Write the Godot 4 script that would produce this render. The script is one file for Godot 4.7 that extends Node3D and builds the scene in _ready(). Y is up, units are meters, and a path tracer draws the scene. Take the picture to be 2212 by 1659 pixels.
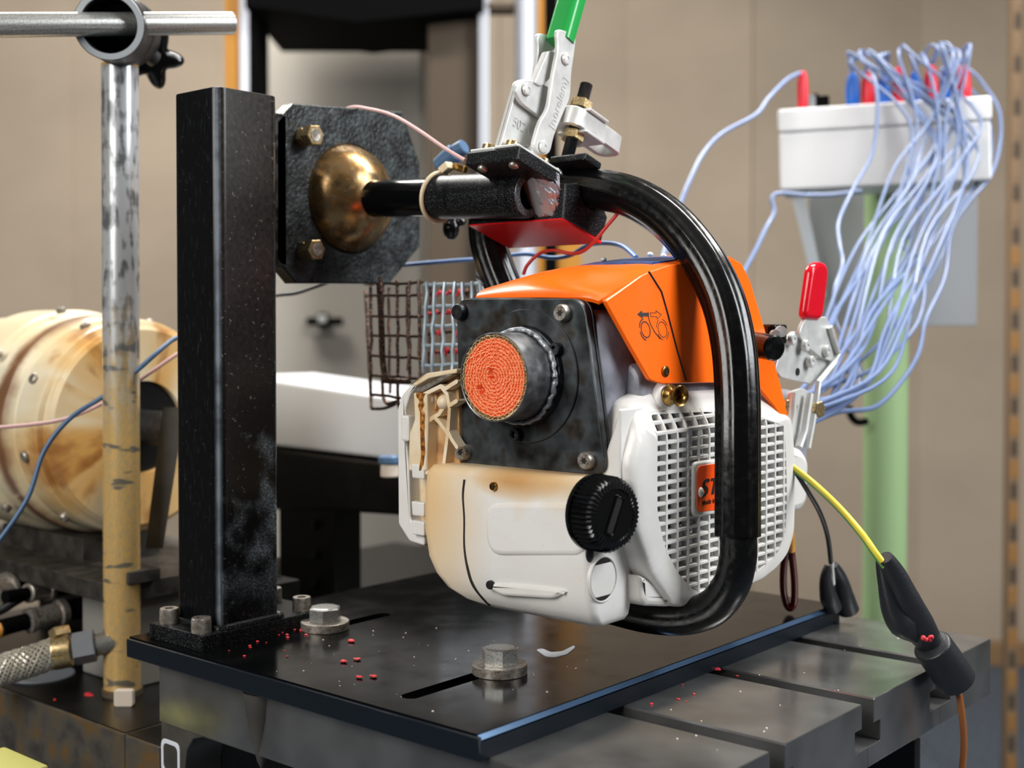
extends Node3D
# Chainsaw engine on a test bench. All shape dimensions are in millimetres; MM turns them into metres.
# World axes: origin at the near corner of the black mounting plate, x along its front edge, -z along its side edge, y up.
const MM := 0.001
const YAW := 40.55
var M := {}          # materials
var base_of := {}    # thing -> its base point in mm
var used := {}
var rng := RandomNumberGenerator.new()

func V(x: float, y: float, z: float) -> Vector3: return Vector3(x, y, z)
func W(x: float, y: float) -> Vector2: return Vector2(x, y)

# ------------------------------------------------------------------ mesh collector
class MB:
	var p := PackedVector3Array()
	var uv := PackedVector2Array()
	var col := PackedColorArray()
	var tint := Color(1, 1, 1)
	func tri(a: Vector3, b: Vector3, c: Vector3, ua := Vector2.ZERO, ub := Vector2.ZERO, uc := Vector2.ZERO) -> void:
		p.append(a); p.append(b); p.append(c)
		uv.append(ua); uv.append(ub); uv.append(uc)
		for i in 3: col.append(tint)
	func quad(a: Vector3, b: Vector3, c: Vector3, d: Vector3, ua := Vector2.ZERO, ub := Vector2.ZERO, uc := Vector2.ZERO, ud := Vector2.ZERO) -> void:
		tri(a, b, c, ua, ub, uc); tri(a, c, d, ua, uc, ud)
	func seal(from: int) -> void:   # turn a closed shell so that its faces look outwards
		var o := p[from] if from < p.size() else Vector3.ZERO
		var vol := 0.0
		for i in range(from, p.size(), 3):
			vol += (p[i] - o).dot((p[i + 1] - o).cross(p[i + 2] - o))
		if vol > 0.0:
			for i in range(from, p.size(), 3):
				var t := p[i + 1]; p[i + 1] = p[i + 2]; p[i + 2] = t
				var u := uv[i + 1]; uv[i + 1] = uv[i + 2]; uv[i + 2] = u
				var c := col[i + 1]; col[i + 1] = col[i + 2]; col[i + 2] = c
	func face(from: int, toward: Vector3) -> void:   # turn an open sheet towards a direction
		var s := Vector3.ZERO
		for i in range(from, p.size(), 3): s += (p[i + 2] - p[i]).cross(p[i + 1] - p[i])
		if s.dot(toward) < 0.0:
			for i in range(from, p.size(), 3):
				var t := p[i + 1]; p[i + 1] = p[i + 2]; p[i + 2] = t
				var u := uv[i + 1]; uv[i + 1] = uv[i + 2]; uv[i + 2] = u
				var c := col[i + 1]; col[i + 1] = col[i + 2]; col[i + 2] = c

func mesh_of(m: MB, base: Vector3, smooth := 38.0, colored := false) -> ArrayMesh:
	var n := m.p.size() / 3
	var fn := PackedVector3Array(); fn.resize(n)
	var fu := PackedVector3Array(); fu.resize(n)
	var at := {}
	for i in n:
		var a := m.p[i * 3]; var b := m.p[i * 3 + 1]; var c := m.p[i * 3 + 2]
		var k := (c - a).cross(b - a)
		fn[i] = k; fu[i] = k.normalized()
		for j in 3:
			var q := m.p[i * 3 + j]
			var key := Vector3i(roundi(q.x * 100.0), roundi(q.y * 100.0), roundi(q.z * 100.0))
			if at.has(key): at[key].append(i)
			else: at[key] = [i]
	var lim := cos(deg_to_rad(smooth))
	var nor := PackedVector3Array(); nor.resize(n * 3)
	var pos := PackedVector3Array(); pos.resize(n * 3)
	for i in n:
		for j in 3:
			var q := m.p[i * 3 + j]
			var key := Vector3i(roundi(q.x * 100.0), roundi(q.y * 100.0), roundi(q.z * 100.0))
			var s := Vector3.ZERO
			for f in at[key]:
				if fu[f].dot(fu[i]) >= lim: s += fn[f]
			nor[i * 3 + j] = s.normalized() if s.length() > 1e-9 else (fu[i] if fu[i].length() > 0.5 else Vector3.UP)
			pos[i * 3 + j] = (q - base) * MM
	var arr := []
	arr.resize(Mesh.ARRAY_MAX)
	arr[Mesh.ARRAY_VERTEX] = pos; arr[Mesh.ARRAY_NORMAL] = nor; arr[Mesh.ARRAY_TEX_UV] = m.uv
	if colored: arr[Mesh.ARRAY_COLOR] = m.col
	var am := ArrayMesh.new()
	am.add_surface_from_arrays(Mesh.PRIMITIVE_TRIANGLES, arr)
	return am

# ------------------------------------------------------------------ nodes
func numbered(called: String) -> String:
	if not used.has(called):
		used[called] = 0
		return called
	used[called] += 1
	return "%s_%03d" % [called, used[called]]

func tag(o: Node3D, label: String, category: String, group := "", kind := "") -> Node3D:
	o.set_meta("label", label)
	if category: o.set_meta("category", category)
	if group: o.set_meta("group", group)
	if kind: o.set_meta("kind", kind)
	return o

func thing(called: String, label: String, category: String, at: Vector3, group := "") -> Node3D:
	var o := Node3D.new()
	o.name = numbered(called)
	o.position = at * MM
	add_child(o)
	base_of[o] = at
	return tag(o, label, category, group)

func part(called: String, m: MB, material: Material, under: Node3D, label := "", smooth := 38.0, colored := false) -> MeshInstance3D:
	var o := MeshInstance3D.new()
	o.name = called
	o.mesh = mesh_of(m, base_of[under], smooth, colored)
	o.material_override = material
	under.add_child(o, true)
	base_of[o] = base_of[under]
	if label: o.set_meta("label", label)
	return o

func single(called: String, m: MB, material: Material, label: String, category: String, group := "", smooth := 38.0, kind := "", colored := false) -> MeshInstance3D:
	var lo := Vector3.INF; var hi := -Vector3.INF
	for q in m.p:
		lo = lo.min(q); hi = hi.max(q)
	var b := Vector3((lo.x + hi.x) / 2, lo.y, (lo.z + hi.z) / 2)
	var o := MeshInstance3D.new()
	o.name = numbered(called)
	o.mesh = mesh_of(m, b, smooth, colored)
	o.material_override = material
	o.position = b * MM
	add_child(o)
	base_of[o] = b
	tag(o, label, category, group, kind)
	return o

# ------------------------------------------------------------------ shapes
func TZ(c: float) -> Transform3D: return Transform3D(Basis(), Vector3(0, 0, c))
func TX(c: float) -> Transform3D: return Transform3D(Basis(Vector3(0, 0, -1), Vector3.UP, Vector3.RIGHT), Vector3(c, 0, 0))
func TY(c: float) -> Transform3D: return Transform3D(Basis(Vector3.RIGHT, Vector3(0, 0, -1), Vector3.UP), Vector3(0, c, 0))
func fr(o: Vector3, z: Vector3, up := Vector3.UP) -> Transform3D:
	z = z.normalized()
	if absf(z.dot(up.normalized())) > 0.99: up = Vector3.BACK if absf(z.z) < 0.9 else Vector3.RIGHT
	var x := up.cross(z).normalized()
	return Transform3D(Basis(x, z.cross(x), z), o)

func rrect(cx: float, cy: float, w: float, h: float, r: float, n := 4) -> PackedVector2Array:
	var o := PackedVector2Array()
	for c in 4:
		var sx := 1.0 if c in [0, 3] else -1.0
		var sy := 1.0 if c < 2 else -1.0
		for i in n + 1:
			var a := (c + float(i) / n) * PI / 2
			o.append(Vector2(cx + sx * (w / 2 - r) + cos(a) * r, cy + sy * (h / 2 - r) + sin(a) * r))
	return o

func ngon(r: float, n: int, turn := 0.0, at := Vector2.ZERO) -> PackedVector2Array:
	var o := PackedVector2Array()
	for i in n: o.append(at + Vector2.from_angle(turn + TAU * i / n) * r)
	return o

func rnd(poly: PackedVector2Array, r: float, n := 4) -> PackedVector2Array:
	var o := PackedVector2Array()
	var k := poly.size()
	for i in k:
		var p := poly[i]; var a := poly[(i + k - 1) % k] - p; var b := poly[(i + 1) % k] - p
		var rr := minf(r, minf(a.length(), b.length()) * 0.48)
		var pa := p + a.normalized() * rr; var pb := p + b.normalized() * rr
		for j in n + 1:
			var t := float(j) / n
			o.append(pa.lerp(p, t).lerp(p.lerp(pb, t), t))
	return o

func inset(poly: PackedVector2Array, d: float) -> PackedVector2Array:
	var o := PackedVector2Array()
	var k := poly.size()
	var sgn := -1.0 if Geometry2D.is_polygon_clockwise(poly) else 1.0
	for i in k:
		var e1 := (poly[i] - poly[(i + k - 1) % k]).normalized(); var e2 := (poly[(i + 1) % k] - poly[i]).normalized()
		var n1 := Vector2(-e1.y, e1.x) * sgn; var n2 := Vector2(-e2.y, e2.x) * sgn
		o.append(poly[i] + (n1 + n2) / maxf(0.4, 1.0 + n1.dot(n2)) * d)
	return o

func ccw(poly: PackedVector2Array) -> PackedVector2Array:
	var o := poly.duplicate()
	if Geometry2D.is_polygon_clockwise(o): o.reverse()
	return o

# outline in the local xy plane, front face at z = 0, body down to z = -depth
func prism(m: MB, poly: PackedVector2Array, depth: float, t: Transform3D, bevel := 0.0, steps := 2, both := false) -> void:
	var from := m.p.size()
	poly = ccw(poly)
	var rings := []; var zs := []
	if bevel > 0.0:
		for s in steps + 1:
			var a := PI / 2 * s / steps
			rings.append(inset(poly, bevel * (1.0 - sin(a)))); zs.append(-bevel * (1.0 - cos(a)))
	else:
		rings.append(poly); zs.append(0.0)
	if both and bevel > 0.0:
		for s in steps + 1:
			var a := PI / 2 * (steps - s) / steps
			rings.append(inset(poly, bevel * (1.0 - sin(a)))); zs.append(-depth + bevel * (1.0 - cos(a)))
	else:
		rings.append(poly); zs.append(-depth)
	var k := poly.size()
	for r in rings.size() - 1:
		for i in k:
			var j := (i + 1) % k
			var a = t * Vector3(rings[r][i].x, rings[r][i].y, zs[r]); var b = t * Vector3(rings[r][j].x, rings[r][j].y, zs[r])
			var c = t * Vector3(rings[r + 1][j].x, rings[r + 1][j].y, zs[r + 1]); var d = t * Vector3(rings[r + 1][i].x, rings[r + 1][i].y, zs[r + 1])
			m.quad(a, d, c, b)
	for side in 2:
		var ring: PackedVector2Array = rings[0] if side == 0 else rings[-1]
		var z: float = zs[0] if side == 0 else zs[-1]
		var ix := Geometry2D.triangulate_polygon(ring)
		if ix.is_empty(): ix = Geometry2D.triangulate_polygon(poly)
		var flip := 0
		for i in range(0, ix.size(), 3):
			var a: Vector2 = ring[ix[i]]; var b: Vector2 = ring[ix[i + 1]]; var c: Vector2 = ring[ix[i + 2]]
			if ((b - a).cross(c - a) > 0.0) == (side == 0):
				var h := b; b = c; c = h
			m.tri(t * Vector3(a.x, a.y, z), t * Vector3(b.x, b.y, z), t * Vector3(c.x, c.y, z))
	m.seal(from)

# a plate with one hole: outline and hole are lists of the same length that run alongside each other
func plate_hole(m: MB, outer: PackedVector2Array, hole: PackedVector2Array, depth: float, t: Transform3D, bevel := 0.0) -> void:
	var from := m.p.size()
	var k := outer.size()
	var loops := [[hole, -depth], [outer, -depth], [outer, -bevel], [inset(outer, bevel) if bevel > 0 else outer, 0.0], [inset(hole, -bevel) if bevel > 0 else hole, 0.0], [hole, -bevel], [hole, -depth]]
	for r in loops.size() - 1:
		for i in k:
			var j := (i + 1) % k
			var p0: PackedVector2Array = loops[r][0]; var p1: PackedVector2Array = loops[r + 1][0]
			var z0: float = loops[r][1]; var z1: float = loops[r + 1][1]
			m.quad(t * Vector3(p0[i].x, p0[i].y, z0), t * Vector3(p0[j].x, p0[j].y, z0), t * Vector3(p1[j].x, p1[j].y, z1), t * Vector3(p1[i].x, p1[i].y, z1))
	m.seal(from)

# outline sampled where rays from the centre leave a polygon
func rays_out(poly: PackedVector2Array, c: Vector2, angles: PackedFloat32Array) -> PackedVector2Array:
	var o := PackedVector2Array()
	for a in angles:
		var d := Vector2.from_angle(a) * 5000.0
		var best := c + d
		for i in poly.size():
			var hit = Geometry2D.segment_intersects_segment(c, c + d, poly[i], poly[(i + 1) % poly.size()])
			if hit != null and (hit - c).length() < (best - c).length(): best = hit
		o.append(best)
	return o

func angles_for(poly: PackedVector2Array, c: Vector2, n: int) -> PackedFloat32Array:
	var s := []
	for i in n: s.append(wrapf(TAU * i / n + 0.013, -PI, PI))
	for q in poly: s.append((q - c).angle())
	s.sort()
	return PackedFloat32Array(s)

func box(m: MB, c: Vector3, size: Vector3, bevel := 0.0, basis := Basis()) -> void:
	var r := maxf(bevel, 0.01)
	var half := Vector2(size.x, size.y) / 2
	var o := rrect(0, 0, size.x, size.y, r, 2) if bevel > 0 else PackedVector2Array([half, Vector2(-half.x, half.y), -half, Vector2(half.x, -half.y)])
	prism(m, o, size.z, Transform3D(basis, c + basis * Vector3(0, 0, size.z / 2)), bevel, 2, true)

func tube(m: MB, path: PackedVector3Array, radius, sides := 10, caps := true, lobes := 0, amp := 0.0) -> void:
	var from := m.p.size()
	var n := path.size()
	var tan0 := (path[1] - path[0]).normalized()
	var up := Vector3.UP if absf(tan0.y) < 0.9 else Vector3.RIGHT
	var x := tan0.cross(up).normalized()
	var rings := []
	var len := 0.0; var lens := [0.0]
	for i in n:
		var tn := (path[mini(i + 1, n - 1)] - path[maxi(i - 1, 0)]).normalized()
		x = (x - tn * x.dot(tn)).normalized()
		var y := tn.cross(x)
		var r: float = radius if radius is float or radius is int else radius[i]
		var ring := PackedVector3Array()
		for s in sides:
			var a := TAU * s / sides
			var rr := r + (amp * cos(a * lobes) if lobes else 0.0)
			ring.append(path[i] + x * cos(a) * rr + y * sin(a) * rr)
		rings.append(ring)
		if i: 
			len += path[i].distance_to(path[i - 1]); lens.append(len)
	for i in n - 1:
		for s in sides:
			var q := (s + 1) % sides
			var u0 := float(s) / sides; var u1 := float(s + 1) / sides
			m.quad(rings[i][s], rings[i][q], rings[i + 1][q], rings[i + 1][s], Vector2(u0, lens[i] / 100), Vector2(u1, lens[i] / 100), Vector2(u1, lens[i + 1] / 100), Vector2(u0, lens[i + 1] / 100))
	if caps:
		for e in [0, n - 1]:
			for s in sides: m.tri(path[e], rings[e][s] if e else rings[e][(s + 1) % sides], rings[e][(s + 1) % sides] if e else rings[e][s])
	m.seal(from)

# Catmull-Rom through points
func curve(pts: Array, per := 6) -> PackedVector3Array:
	var o := PackedVector3Array()
	var n := pts.size()
	for i in n - 1:
		var a: Vector3 = pts[maxi(i - 1, 0)]; var b: Vector3 = pts[i]; var c: Vector3 = pts[i + 1]; var d: Vector3 = pts[mini(i + 2, n - 1)]
		for k in per:
			o.append(b.cubic_interpolate(c, a, d, float(k) / per))
	o.append(pts[n - 1])
	return o

# profile of (radius, height) turned about an axis; closed when it starts and ends at radius 0
func lathe(m: MB, prof: Array, o: Vector3, axis: Vector3, sides := 32, lobes := 0, amp := 0.0) -> void:
	var from := m.p.size()
	var t := fr(o, axis)
	var len := 0.0
	for i in prof.size() - 1:
		var a: Vector2 = prof[i]; var b: Vector2 = prof[i + 1]
		var l2 := len + a.distance_to(b)
		for s in sides:
			var u0 := TAU * s / sides; var u1 := TAU * (s + 1) / sides
			var f0 := 1.0 + (amp * cos(u0 * lobes) if lobes else 0.0); var f1 := 1.0 + (amp * cos(u1 * lobes) if lobes else 0.0)
			var p0 := t * Vector3(cos(u0) * a.x * f0, sin(u0) * a.x * f0, a.y); var p1 := t * Vector3(cos(u1) * a.x * f1, sin(u1) * a.x * f1, a.y)
			var p2 := t * Vector3(cos(u1) * b.x * f1, sin(u1) * b.x * f1, b.y); var p3 := t * Vector3(cos(u0) * b.x * f0, sin(u0) * b.x * f0, b.y)
			var v0 := Vector2(float(s) / sides, len / 100); var v1 := Vector2(float(s + 1) / sides, len / 100)
			var v2 := Vector2(float(s + 1) / sides, l2 / 100); var v3 := Vector2(float(s) / sides, l2 / 100)
			if a.x > 1e-4: m.tri(p0, p1, p2 if b.x > 1e-4 else p3, v0, v1, v2)
			if b.x > 1e-4: m.tri(p0, p2, p3, v0, v2, v3)
		len = l2
	m.seal(from)

func cyl(m: MB, a: Vector3, b: Vector3, r: float, sides := 20, bev := 0.0) -> void:
	var h := a.distance_to(b)
	if bev > 0: lathe(m, [W(0, 0), W(r - bev, 0), W(r, bev), W(r, h - bev), W(r - bev, h), W(0, h)], a, b - a, sides)
	else: lathe(m, [W(0, 0), W(r, 0), W(r, h), W(0, h)], a, b - a, sides)

func ball(m: MB, c: Vector3, r: float, sides := 16, squash := Vector3.ONE) -> void:
	var from := m.p.size()
	var k := maxi(sides / 2, 4)
	for i in k:
		var a0 := PI * i / k; var a1 := PI * (i + 1) / k
		for s in sides:
			var u0 := TAU * s / sides; var u1 := TAU * (s + 1) / sides
			var f := func(a: float, u: float) -> Vector3: return c + Vector3(sin(a) * cos(u), cos(a), sin(a) * sin(u)) * r * squash
			if i: m.tri(f.call(a0, u0), f.call(a0, u1), f.call(a1, u1))
			if i < k - 1: m.tri(f.call(a0, u0), f.call(a1, u1), f.call(a1, u0))
	m.seal(from)

# sections: arrays of points of one length, skinned in order, the ends closed with fans
func loft(m: MB, secs: Array, caps := true, closed := true) -> void:
	var from := m.p.size()
	var k: int = secs[0].size()
	for r in secs.size() - 1:
		for i in (k if closed else k - 1):
			var j := (i + 1) % k
			m.quad(secs[r][i], secs[r][j], secs[r + 1][j], secs[r + 1][i])
	if caps:
		for e in [0, secs.size() - 1]:
			var c := Vector3.ZERO
			for q in secs[e]: c += q / k
			for i in k:
				var j := (i + 1) % k
				if e == 0: m.tri(c, secs[e][j], secs[e][i])
				else: m.tri(c, secs[e][i], secs[e][j])
	if closed: m.seal(from)

# sheet through rows of points, given a thickness along a direction
func shell(m: MB, rows: Array, thick: Vector3) -> void:
	var from := m.p.size()
	var a := rows.size(); var b: int = rows[0].size()
	for i in a - 1:
		for j in b - 1:
			m.quad(rows[i][j], rows[i][j + 1], rows[i + 1][j + 1], rows[i + 1][j])
			m.quad(rows[i][j] + thick, rows[i + 1][j] + thick, rows[i + 1][j + 1] + thick, rows[i][j + 1] + thick)
	for j in b - 1:
		m.quad(rows[0][j], rows[0][j] + thick, rows[0][j + 1] + thick, rows[0][j + 1])
		m.quad(rows[a - 1][j], rows[a - 1][j + 1], rows[a - 1][j + 1] + thick, rows[a - 1][j] + thick)
	for i in a - 1:
		m.quad(rows[i][0], rows[i + 1][0], rows[i + 1][0] + thick, rows[i][0] + thick)
		m.quad(rows[i][b - 1], rows[i][b - 1] + thick, rows[i + 1][b - 1] + thick, rows[i + 1][b - 1])
	m.seal(from)

func lettering(m: MB, text: String, size: float, depth: float, t: Transform3D, stretch := 1.0, slant := 0.0, bold := false) -> void:
	var tm := TextMesh.new()
	var f := SystemFont.new()
	f.font_names = PackedStringArray(["Droid Sans"])
	if bold: f.font_weight = 700
	tm.font = f; tm.text = text; tm.font_size = 64; tm.pixel_size = size / 64.0 * 1.38; tm.depth = depth; tm.curve_step = 2.0
	for s in tm.get_surface_count():
		var arr := tm.surface_get_arrays(s)
		var vs: PackedVector3Array = arr[Mesh.ARRAY_VERTEX]; var ix = arr[Mesh.ARRAY_INDEX]
		var order: PackedInt32Array = ix if ix != null else PackedInt32Array(range(vs.size()))
		for i in range(0, order.size(), 3):
			var q := []
			for j in 3:
				var w := vs[order[i + j]]
				q.append(t * Vector3((w.x + slant * w.y) * stretch, w.y, w.z))
			m.tri(q[0], q[1], q[2])

func hex_head(m: MB, o: Vector3, axis: Vector3, af: float, h: float, turn := 0.0) -> void:
	var t := fr(o, axis)
	t.origin = o + axis.normalized() * h
	prism(m, ngon(af / sqrt(3.0), 6, turn), h, t, af * 0.045, 1)

# ------------------------------------------------------------------ materials
func noise_map(freq: float, stops: Array, seed_: int, octaves := 4, kind := FastNoiseLite.TYPE_SIMPLEX_SMOOTH, size := 512, stretch := 1) -> NoiseTexture2D:
	var n := FastNoiseLite.new()
	n.seed = seed_; n.frequency = freq; n.noise_type = kind; n.fractal_octaves = octaves
	var t := NoiseTexture2D.new()
	t.width = size; t.height = size / stretch; t.seamless = true; t.noise = n
	var g := Gradient.new()
	var offs := PackedFloat32Array(); var cols := PackedColorArray()
	for s in stops:
		offs.append(s[0]); cols.append(s[1])
	g.offsets = offs; g.colors = cols
	t.color_ramp = g
	return t

func gray(a: float) -> Color: return Color(a, a, a)

func mat(called: String, c: Color, rough: float, metal := 0.0, o := {}) -> StandardMaterial3D:
	var m := StandardMaterial3D.new()
	m.resource_name = called
	m.albedo_color = c; m.roughness = rough; m.metallic = metal
	if o.has("tex"): m.albedo_texture = o.tex
	if o.has("rtex"):
		m.roughness_texture = o.rtex; m.roughness = 1.0
	if o.has("bump"):
		m.heightmap_enabled = true; m.heightmap_texture = o.bump; m.heightmap_scale = o.get("relief", 0.01)
	if not o.get("uv", false):
		m.uv1_triplanar = true
	m.uv1_scale = o.get("scale", Vector3.ONE * 6.0)
	if o.has("spec"): m.metallic_specular = o.spec
	if o.has("coat"):
		m.clearcoat_enabled = true; m.clearcoat = o.coat; m.clearcoat_roughness = o.get("coat_rough", 0.08)
	if o.has("glow"):
		m.emission_enabled = true; m.emission = o.glow; m.emission_energy_multiplier = o.get("energy", 1.0)
	if o.get("vc", false): m.vertex_color_use_as_albedo = true
	M[called] = m
	return m
# ------------------------------------------------------------------ pictures for surfaces
func picture(w: int, h: int, f: Callable) -> ImageTexture:
	var im := Image.create_empty(w, h, false, Image.FORMAT_RGB8)
	for y in h:
		for x in w: im.set_pixel(x, y, f.call((x + 0.5) / w, (y + 0.5) / h))
	return ImageTexture.create_from_image(im)

func fnl(freq: float, s: int, oct := 4) -> FastNoiseLite:
	var n := FastNoiseLite.new()
	n.seed = s; n.frequency = freq; n.fractal_octaves = oct; n.noise_type = FastNoiseLite.TYPE_SIMPLEX_SMOOTH
	return n

func map_uv(m: MB, f: Callable) -> void:
	for i in m.p.size(): m.uv[i] = f.call(m.p[i])

func room_point(r: float, y: float, f: float) -> Vector3:   # the room is turned against the bench
	var a := deg_to_rad(YAW)
	return Vector3(521.9, 0, 577.5) + Vector3(cos(a), 0, -sin(a)) * r + Vector3(-sin(a), 0, -cos(a)) * f + Vector3(0, y, 0)
func room_basis() -> Basis: return Basis(Vector3.UP, deg_to_rad(YAW))

func softbox(at: Vector3, target: Vector3, size: Vector2, energy: float, tone: Color, label: String) -> void:
	var t := fr(at, target - at)
	var s := thing("softbox_lamp", label, "lamp", Vector3(at.x, -900, at.z), "")
	var m := MB.new()
	loft(m, [Array(rr3(rrect(0, 0, 120, 120, 20), t, -260)), Array(rr3(rrect(0, 0, size.x + 40, size.y + 40, 20), t, -8)), Array(rr3(rrect(0, 0, size.x + 40, size.y + 40, 20), t, 0))])
	part("housing", m, M.lamp_black, s)
	m = MB.new()
	prism(m, rrect(0, 0, size.x, size.y, 15), 6, t * Transform3D(Basis(), Vector3(0, 0, 7)))
	part("diffuser", m, M.lamp_glow, s)
	m = MB.new()
	var back := t * Vector3(0, 0, -270)
	cyl(m, Vector3(back.x, -880, back.z), back, 16)
	for k in 3: cyl(m, Vector3(back.x, -600, back.z), Vector3(back.x + cos(k * 2.1) * 420, -895, back.z + sin(k * 2.1) * 420), 9, 8)
	part("stand", m, M.lamp_black, s)
	var l := AreaLight3D.new()
	l.name = "lamp_light"
	l.area_size = size * MM
	l.light_color = tone; l.light_energy = energy; l.light_size = 0.5; l.shadow_enabled = true
	l.area_range = 12.0; l.area_attenuation = 2.0
	l.transform = Transform3D(t.basis * Basis(Vector3.UP, PI), (t * Vector3(0, 0, 14) - Vector3(at.x, -900, at.z)) * MM)
	s.add_child(l)

func rr3(poly: PackedVector2Array, t: Transform3D, z: float) -> PackedVector3Array:
	var o := PackedVector3Array()
	for q in poly: o.append(t * Vector3(q.x, q.y, z))
	return o

func materials() -> void:
	mat("wall", Color8(184, 168, 149), 0.85, 0, {"tex": noise_map(0.006, [[0.2, Color(0.93, 0.93, 0.93)], [0.8, Color(1, 1, 1)]], 3), "scale": Vector3.ONE * 0.6})
	mat("dark_wall", Color8(84, 80, 76), 0.9)
	mat("ceiling", Color8(170, 168, 164), 0.9)
	mat("floor", Color8(104, 116, 132), 0.9, 0, {"tex": noise_map(0.08, [[0.25, gray(0.55)], [0.75, gray(1.0)]], 5, 5), "scale": Vector3.ONE * 2.0})
	mat("skirting", Color8(150, 118, 84), 0.7)
	mat("lamp_black", Color8(30, 30, 32), 0.6)
	mat("lamp_glow", Color8(245, 245, 245), 0.6, 0, {"glow": Color(1, 1, 1), "energy": 1.2})
	# black paint: glossy with worn streaks
	var wear := noise_map(0.02, [[0.0, gray(0.16)], [0.45, gray(0.26)], [0.62, gray(0.42)], [1.0, gray(0.6)]], 11, 5)
	var fine := noise_map(0.12, [[0.0, gray(0.2)], [1.0, gray(0.8)]], 17, 4)
	mat("black_paint", Color8(13, 14, 16), 0.3, 0, {"rtex": wear, "bump": fine, "relief": 0.006, "scale": Vector3.ONE * 7.0})
	var specks := noise_map(0.13, [[0.0, Color8(8, 9, 10)], [0.66, Color8(12, 13, 15)], [0.74, Color8(54, 60, 64)], [0.84, Color8(205, 210, 212)]], 23, 3)
	mat("black_specked", Color(1, 1, 1), 0.34, 0, {"tex": specks, "bump": fine, "relief": 0.02, "scale": Vector3.ONE * 15.0, "spec": 0.32})
	var lumps := noise_map(0.045, [[0.0, gray(0.1)], [1.0, gray(0.9)]], 29, 4)
	mat("black_rough_cast", Color(1, 1, 1), 0.34, 0.35, {"tex": noise_map(0.008, [[0.15, Color8(26, 28, 28)], [0.5, Color8(44, 48, 49)], [0.85, Color8(66, 72, 73)]], 30, 5), "bump": noise_map(0.04, [[0.0, gray(0.05)], [1.0, gray(0.95)]], 33, 4), "relief": 0.045, "rtex": noise_map(0.03, [[0.2, gray(0.25)], [0.8, gray(0.5)]], 31), "scale": Vector3.ONE * 10.0})
	mat("black_gloss", Color8(7, 8, 9), 0.1, 0, {"rtex": noise_map(0.01, [[0.2, gray(0.14)], [0.7, gray(0.19)], [0.95, gray(0.25)]], 37, 5), "scale": Vector3.ONE * 4.0, "spec": 0.3})
	mat("plate_edge", Color8(24, 32, 40), 0.26, 0.3)
	mat("plate_chamfer", Color8(84, 112, 146), 0.3, 0.7)
	mat("rubber_grip", Color8(9, 9, 10), 0.2, 0, {"rtex": noise_map(0.03, [[0.2, gray(0.14)], [0.7, gray(0.24)], [0.95, gray(0.42)]], 41, 5), "bump": noise_map(0.05, [[0.0, gray(0.3)], [0.7, gray(0.5)], [1.0, gray(0.9)]], 43, 5), "relief": 0.008, "scale": Vector3.ONE * 8.0})
	mat("black_tube", Color8(10, 11, 12), 0.25, 0, {"rtex": noise_map(0.03, [[0.2, gray(0.15)], [0.8, gray(0.36)]], 47), "scale": Vector3.ONE * 8.0})
	mat("black_plastic", Color8(12, 13, 14), 0.18)
	mat("black_rubber", Color8(34, 36, 40), 0.42, 0, {"bump": lumps, "relief": 0.02, "scale": Vector3.ONE * 14.0})
	# steels
	var mottle := noise_map(0.02, [[0.15, gray(0.62)], [0.5, gray(0.85)], [0.85, gray(1.0)]], 53, 5)
	mat("table_top", Color8(150, 150, 149), 0.2, 0.8, {"tex": noise_map(0.006, [[0.15, gray(0.82)], [0.85, gray(1.0)]], 54, 3), "rtex": noise_map(0.01, [[0.1, gray(0.15)], [0.9, gray(0.25)]], 55, 4), "scale": Vector3.ONE * 4.0})
	mat("cast_steel", Color8(92, 88, 82), 0.5, 0.45, {"tex": noise_map(0.008, [[0.15, gray(0.8)], [0.85, gray(1.0)]], 58, 4), "bump": noise_map(0.15, [[0.0, gray(0.3)], [1.0, gray(0.7)]], 57, 4), "relief": 0.008, "scale": Vector3.ONE * 5.0})
	mat("dark_slab", Color8(78, 74, 68), 0.5, 0.4, {"tex": mottle, "scale": Vector3.ONE * 4.0})
	mat("worn_black", Color8(112, 118, 124), 0.4, 0.5, {"tex": noise_map(0.05, [[0.2, gray(0.4)], [0.8, gray(1.0)]], 62, 4), "scale": Vector3.ONE * 16.0})
	mat("rusty_steel", Color(1, 1, 1), 0.5, 0.4, {"tex": noise_map(0.012, [[0.1, Color8(66, 62, 58)], [0.45, Color8(92, 86, 78)], [0.65, Color8(104, 90, 68)], [0.9, Color8(124, 88, 46)]], 61, 5), "scale": Vector3.ONE * 4.0})
	mat("ring_steel", Color8(164, 168, 172), 0.5, 0.5)
	mat("dark_steel", Color8(78, 78, 80), 0.42, 0.7, {"tex": mottle, "scale": Vector3.ONE * 8.0})
	mat("zinc", Color8(222, 223, 220), 0.36, 0.25, {"tex": noise_map(0.012, [[0.1, gray(0.92)], [0.9, gray(1.0)]], 67, 3), "rtex": noise_map(0.012, [[0.1, gray(0.30)], [0.9, gray(0.42)]], 68, 3), "scale": Vector3.ONE * 10.0})
	mat("bolt_steel", Color8(190, 190, 186), 0.3, 0.65, {"tex": noise_map(0.05, [[0.1, gray(0.6)], [0.5, gray(0.9)], [0.9, gray(1.0)]], 71, 4), "scale": Vector3.ONE * 20.0})
	mat("dirty_bolt", Color(1, 1, 1), 0.4, 0.7, {"tex": noise_map(0.05, [[0.1, Color8(110, 88, 70)], [0.4, Color8(158, 150, 140)], [0.85, Color8(184, 182, 176)]], 73, 3), "scale": Vector3.ONE * 8.0})
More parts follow.
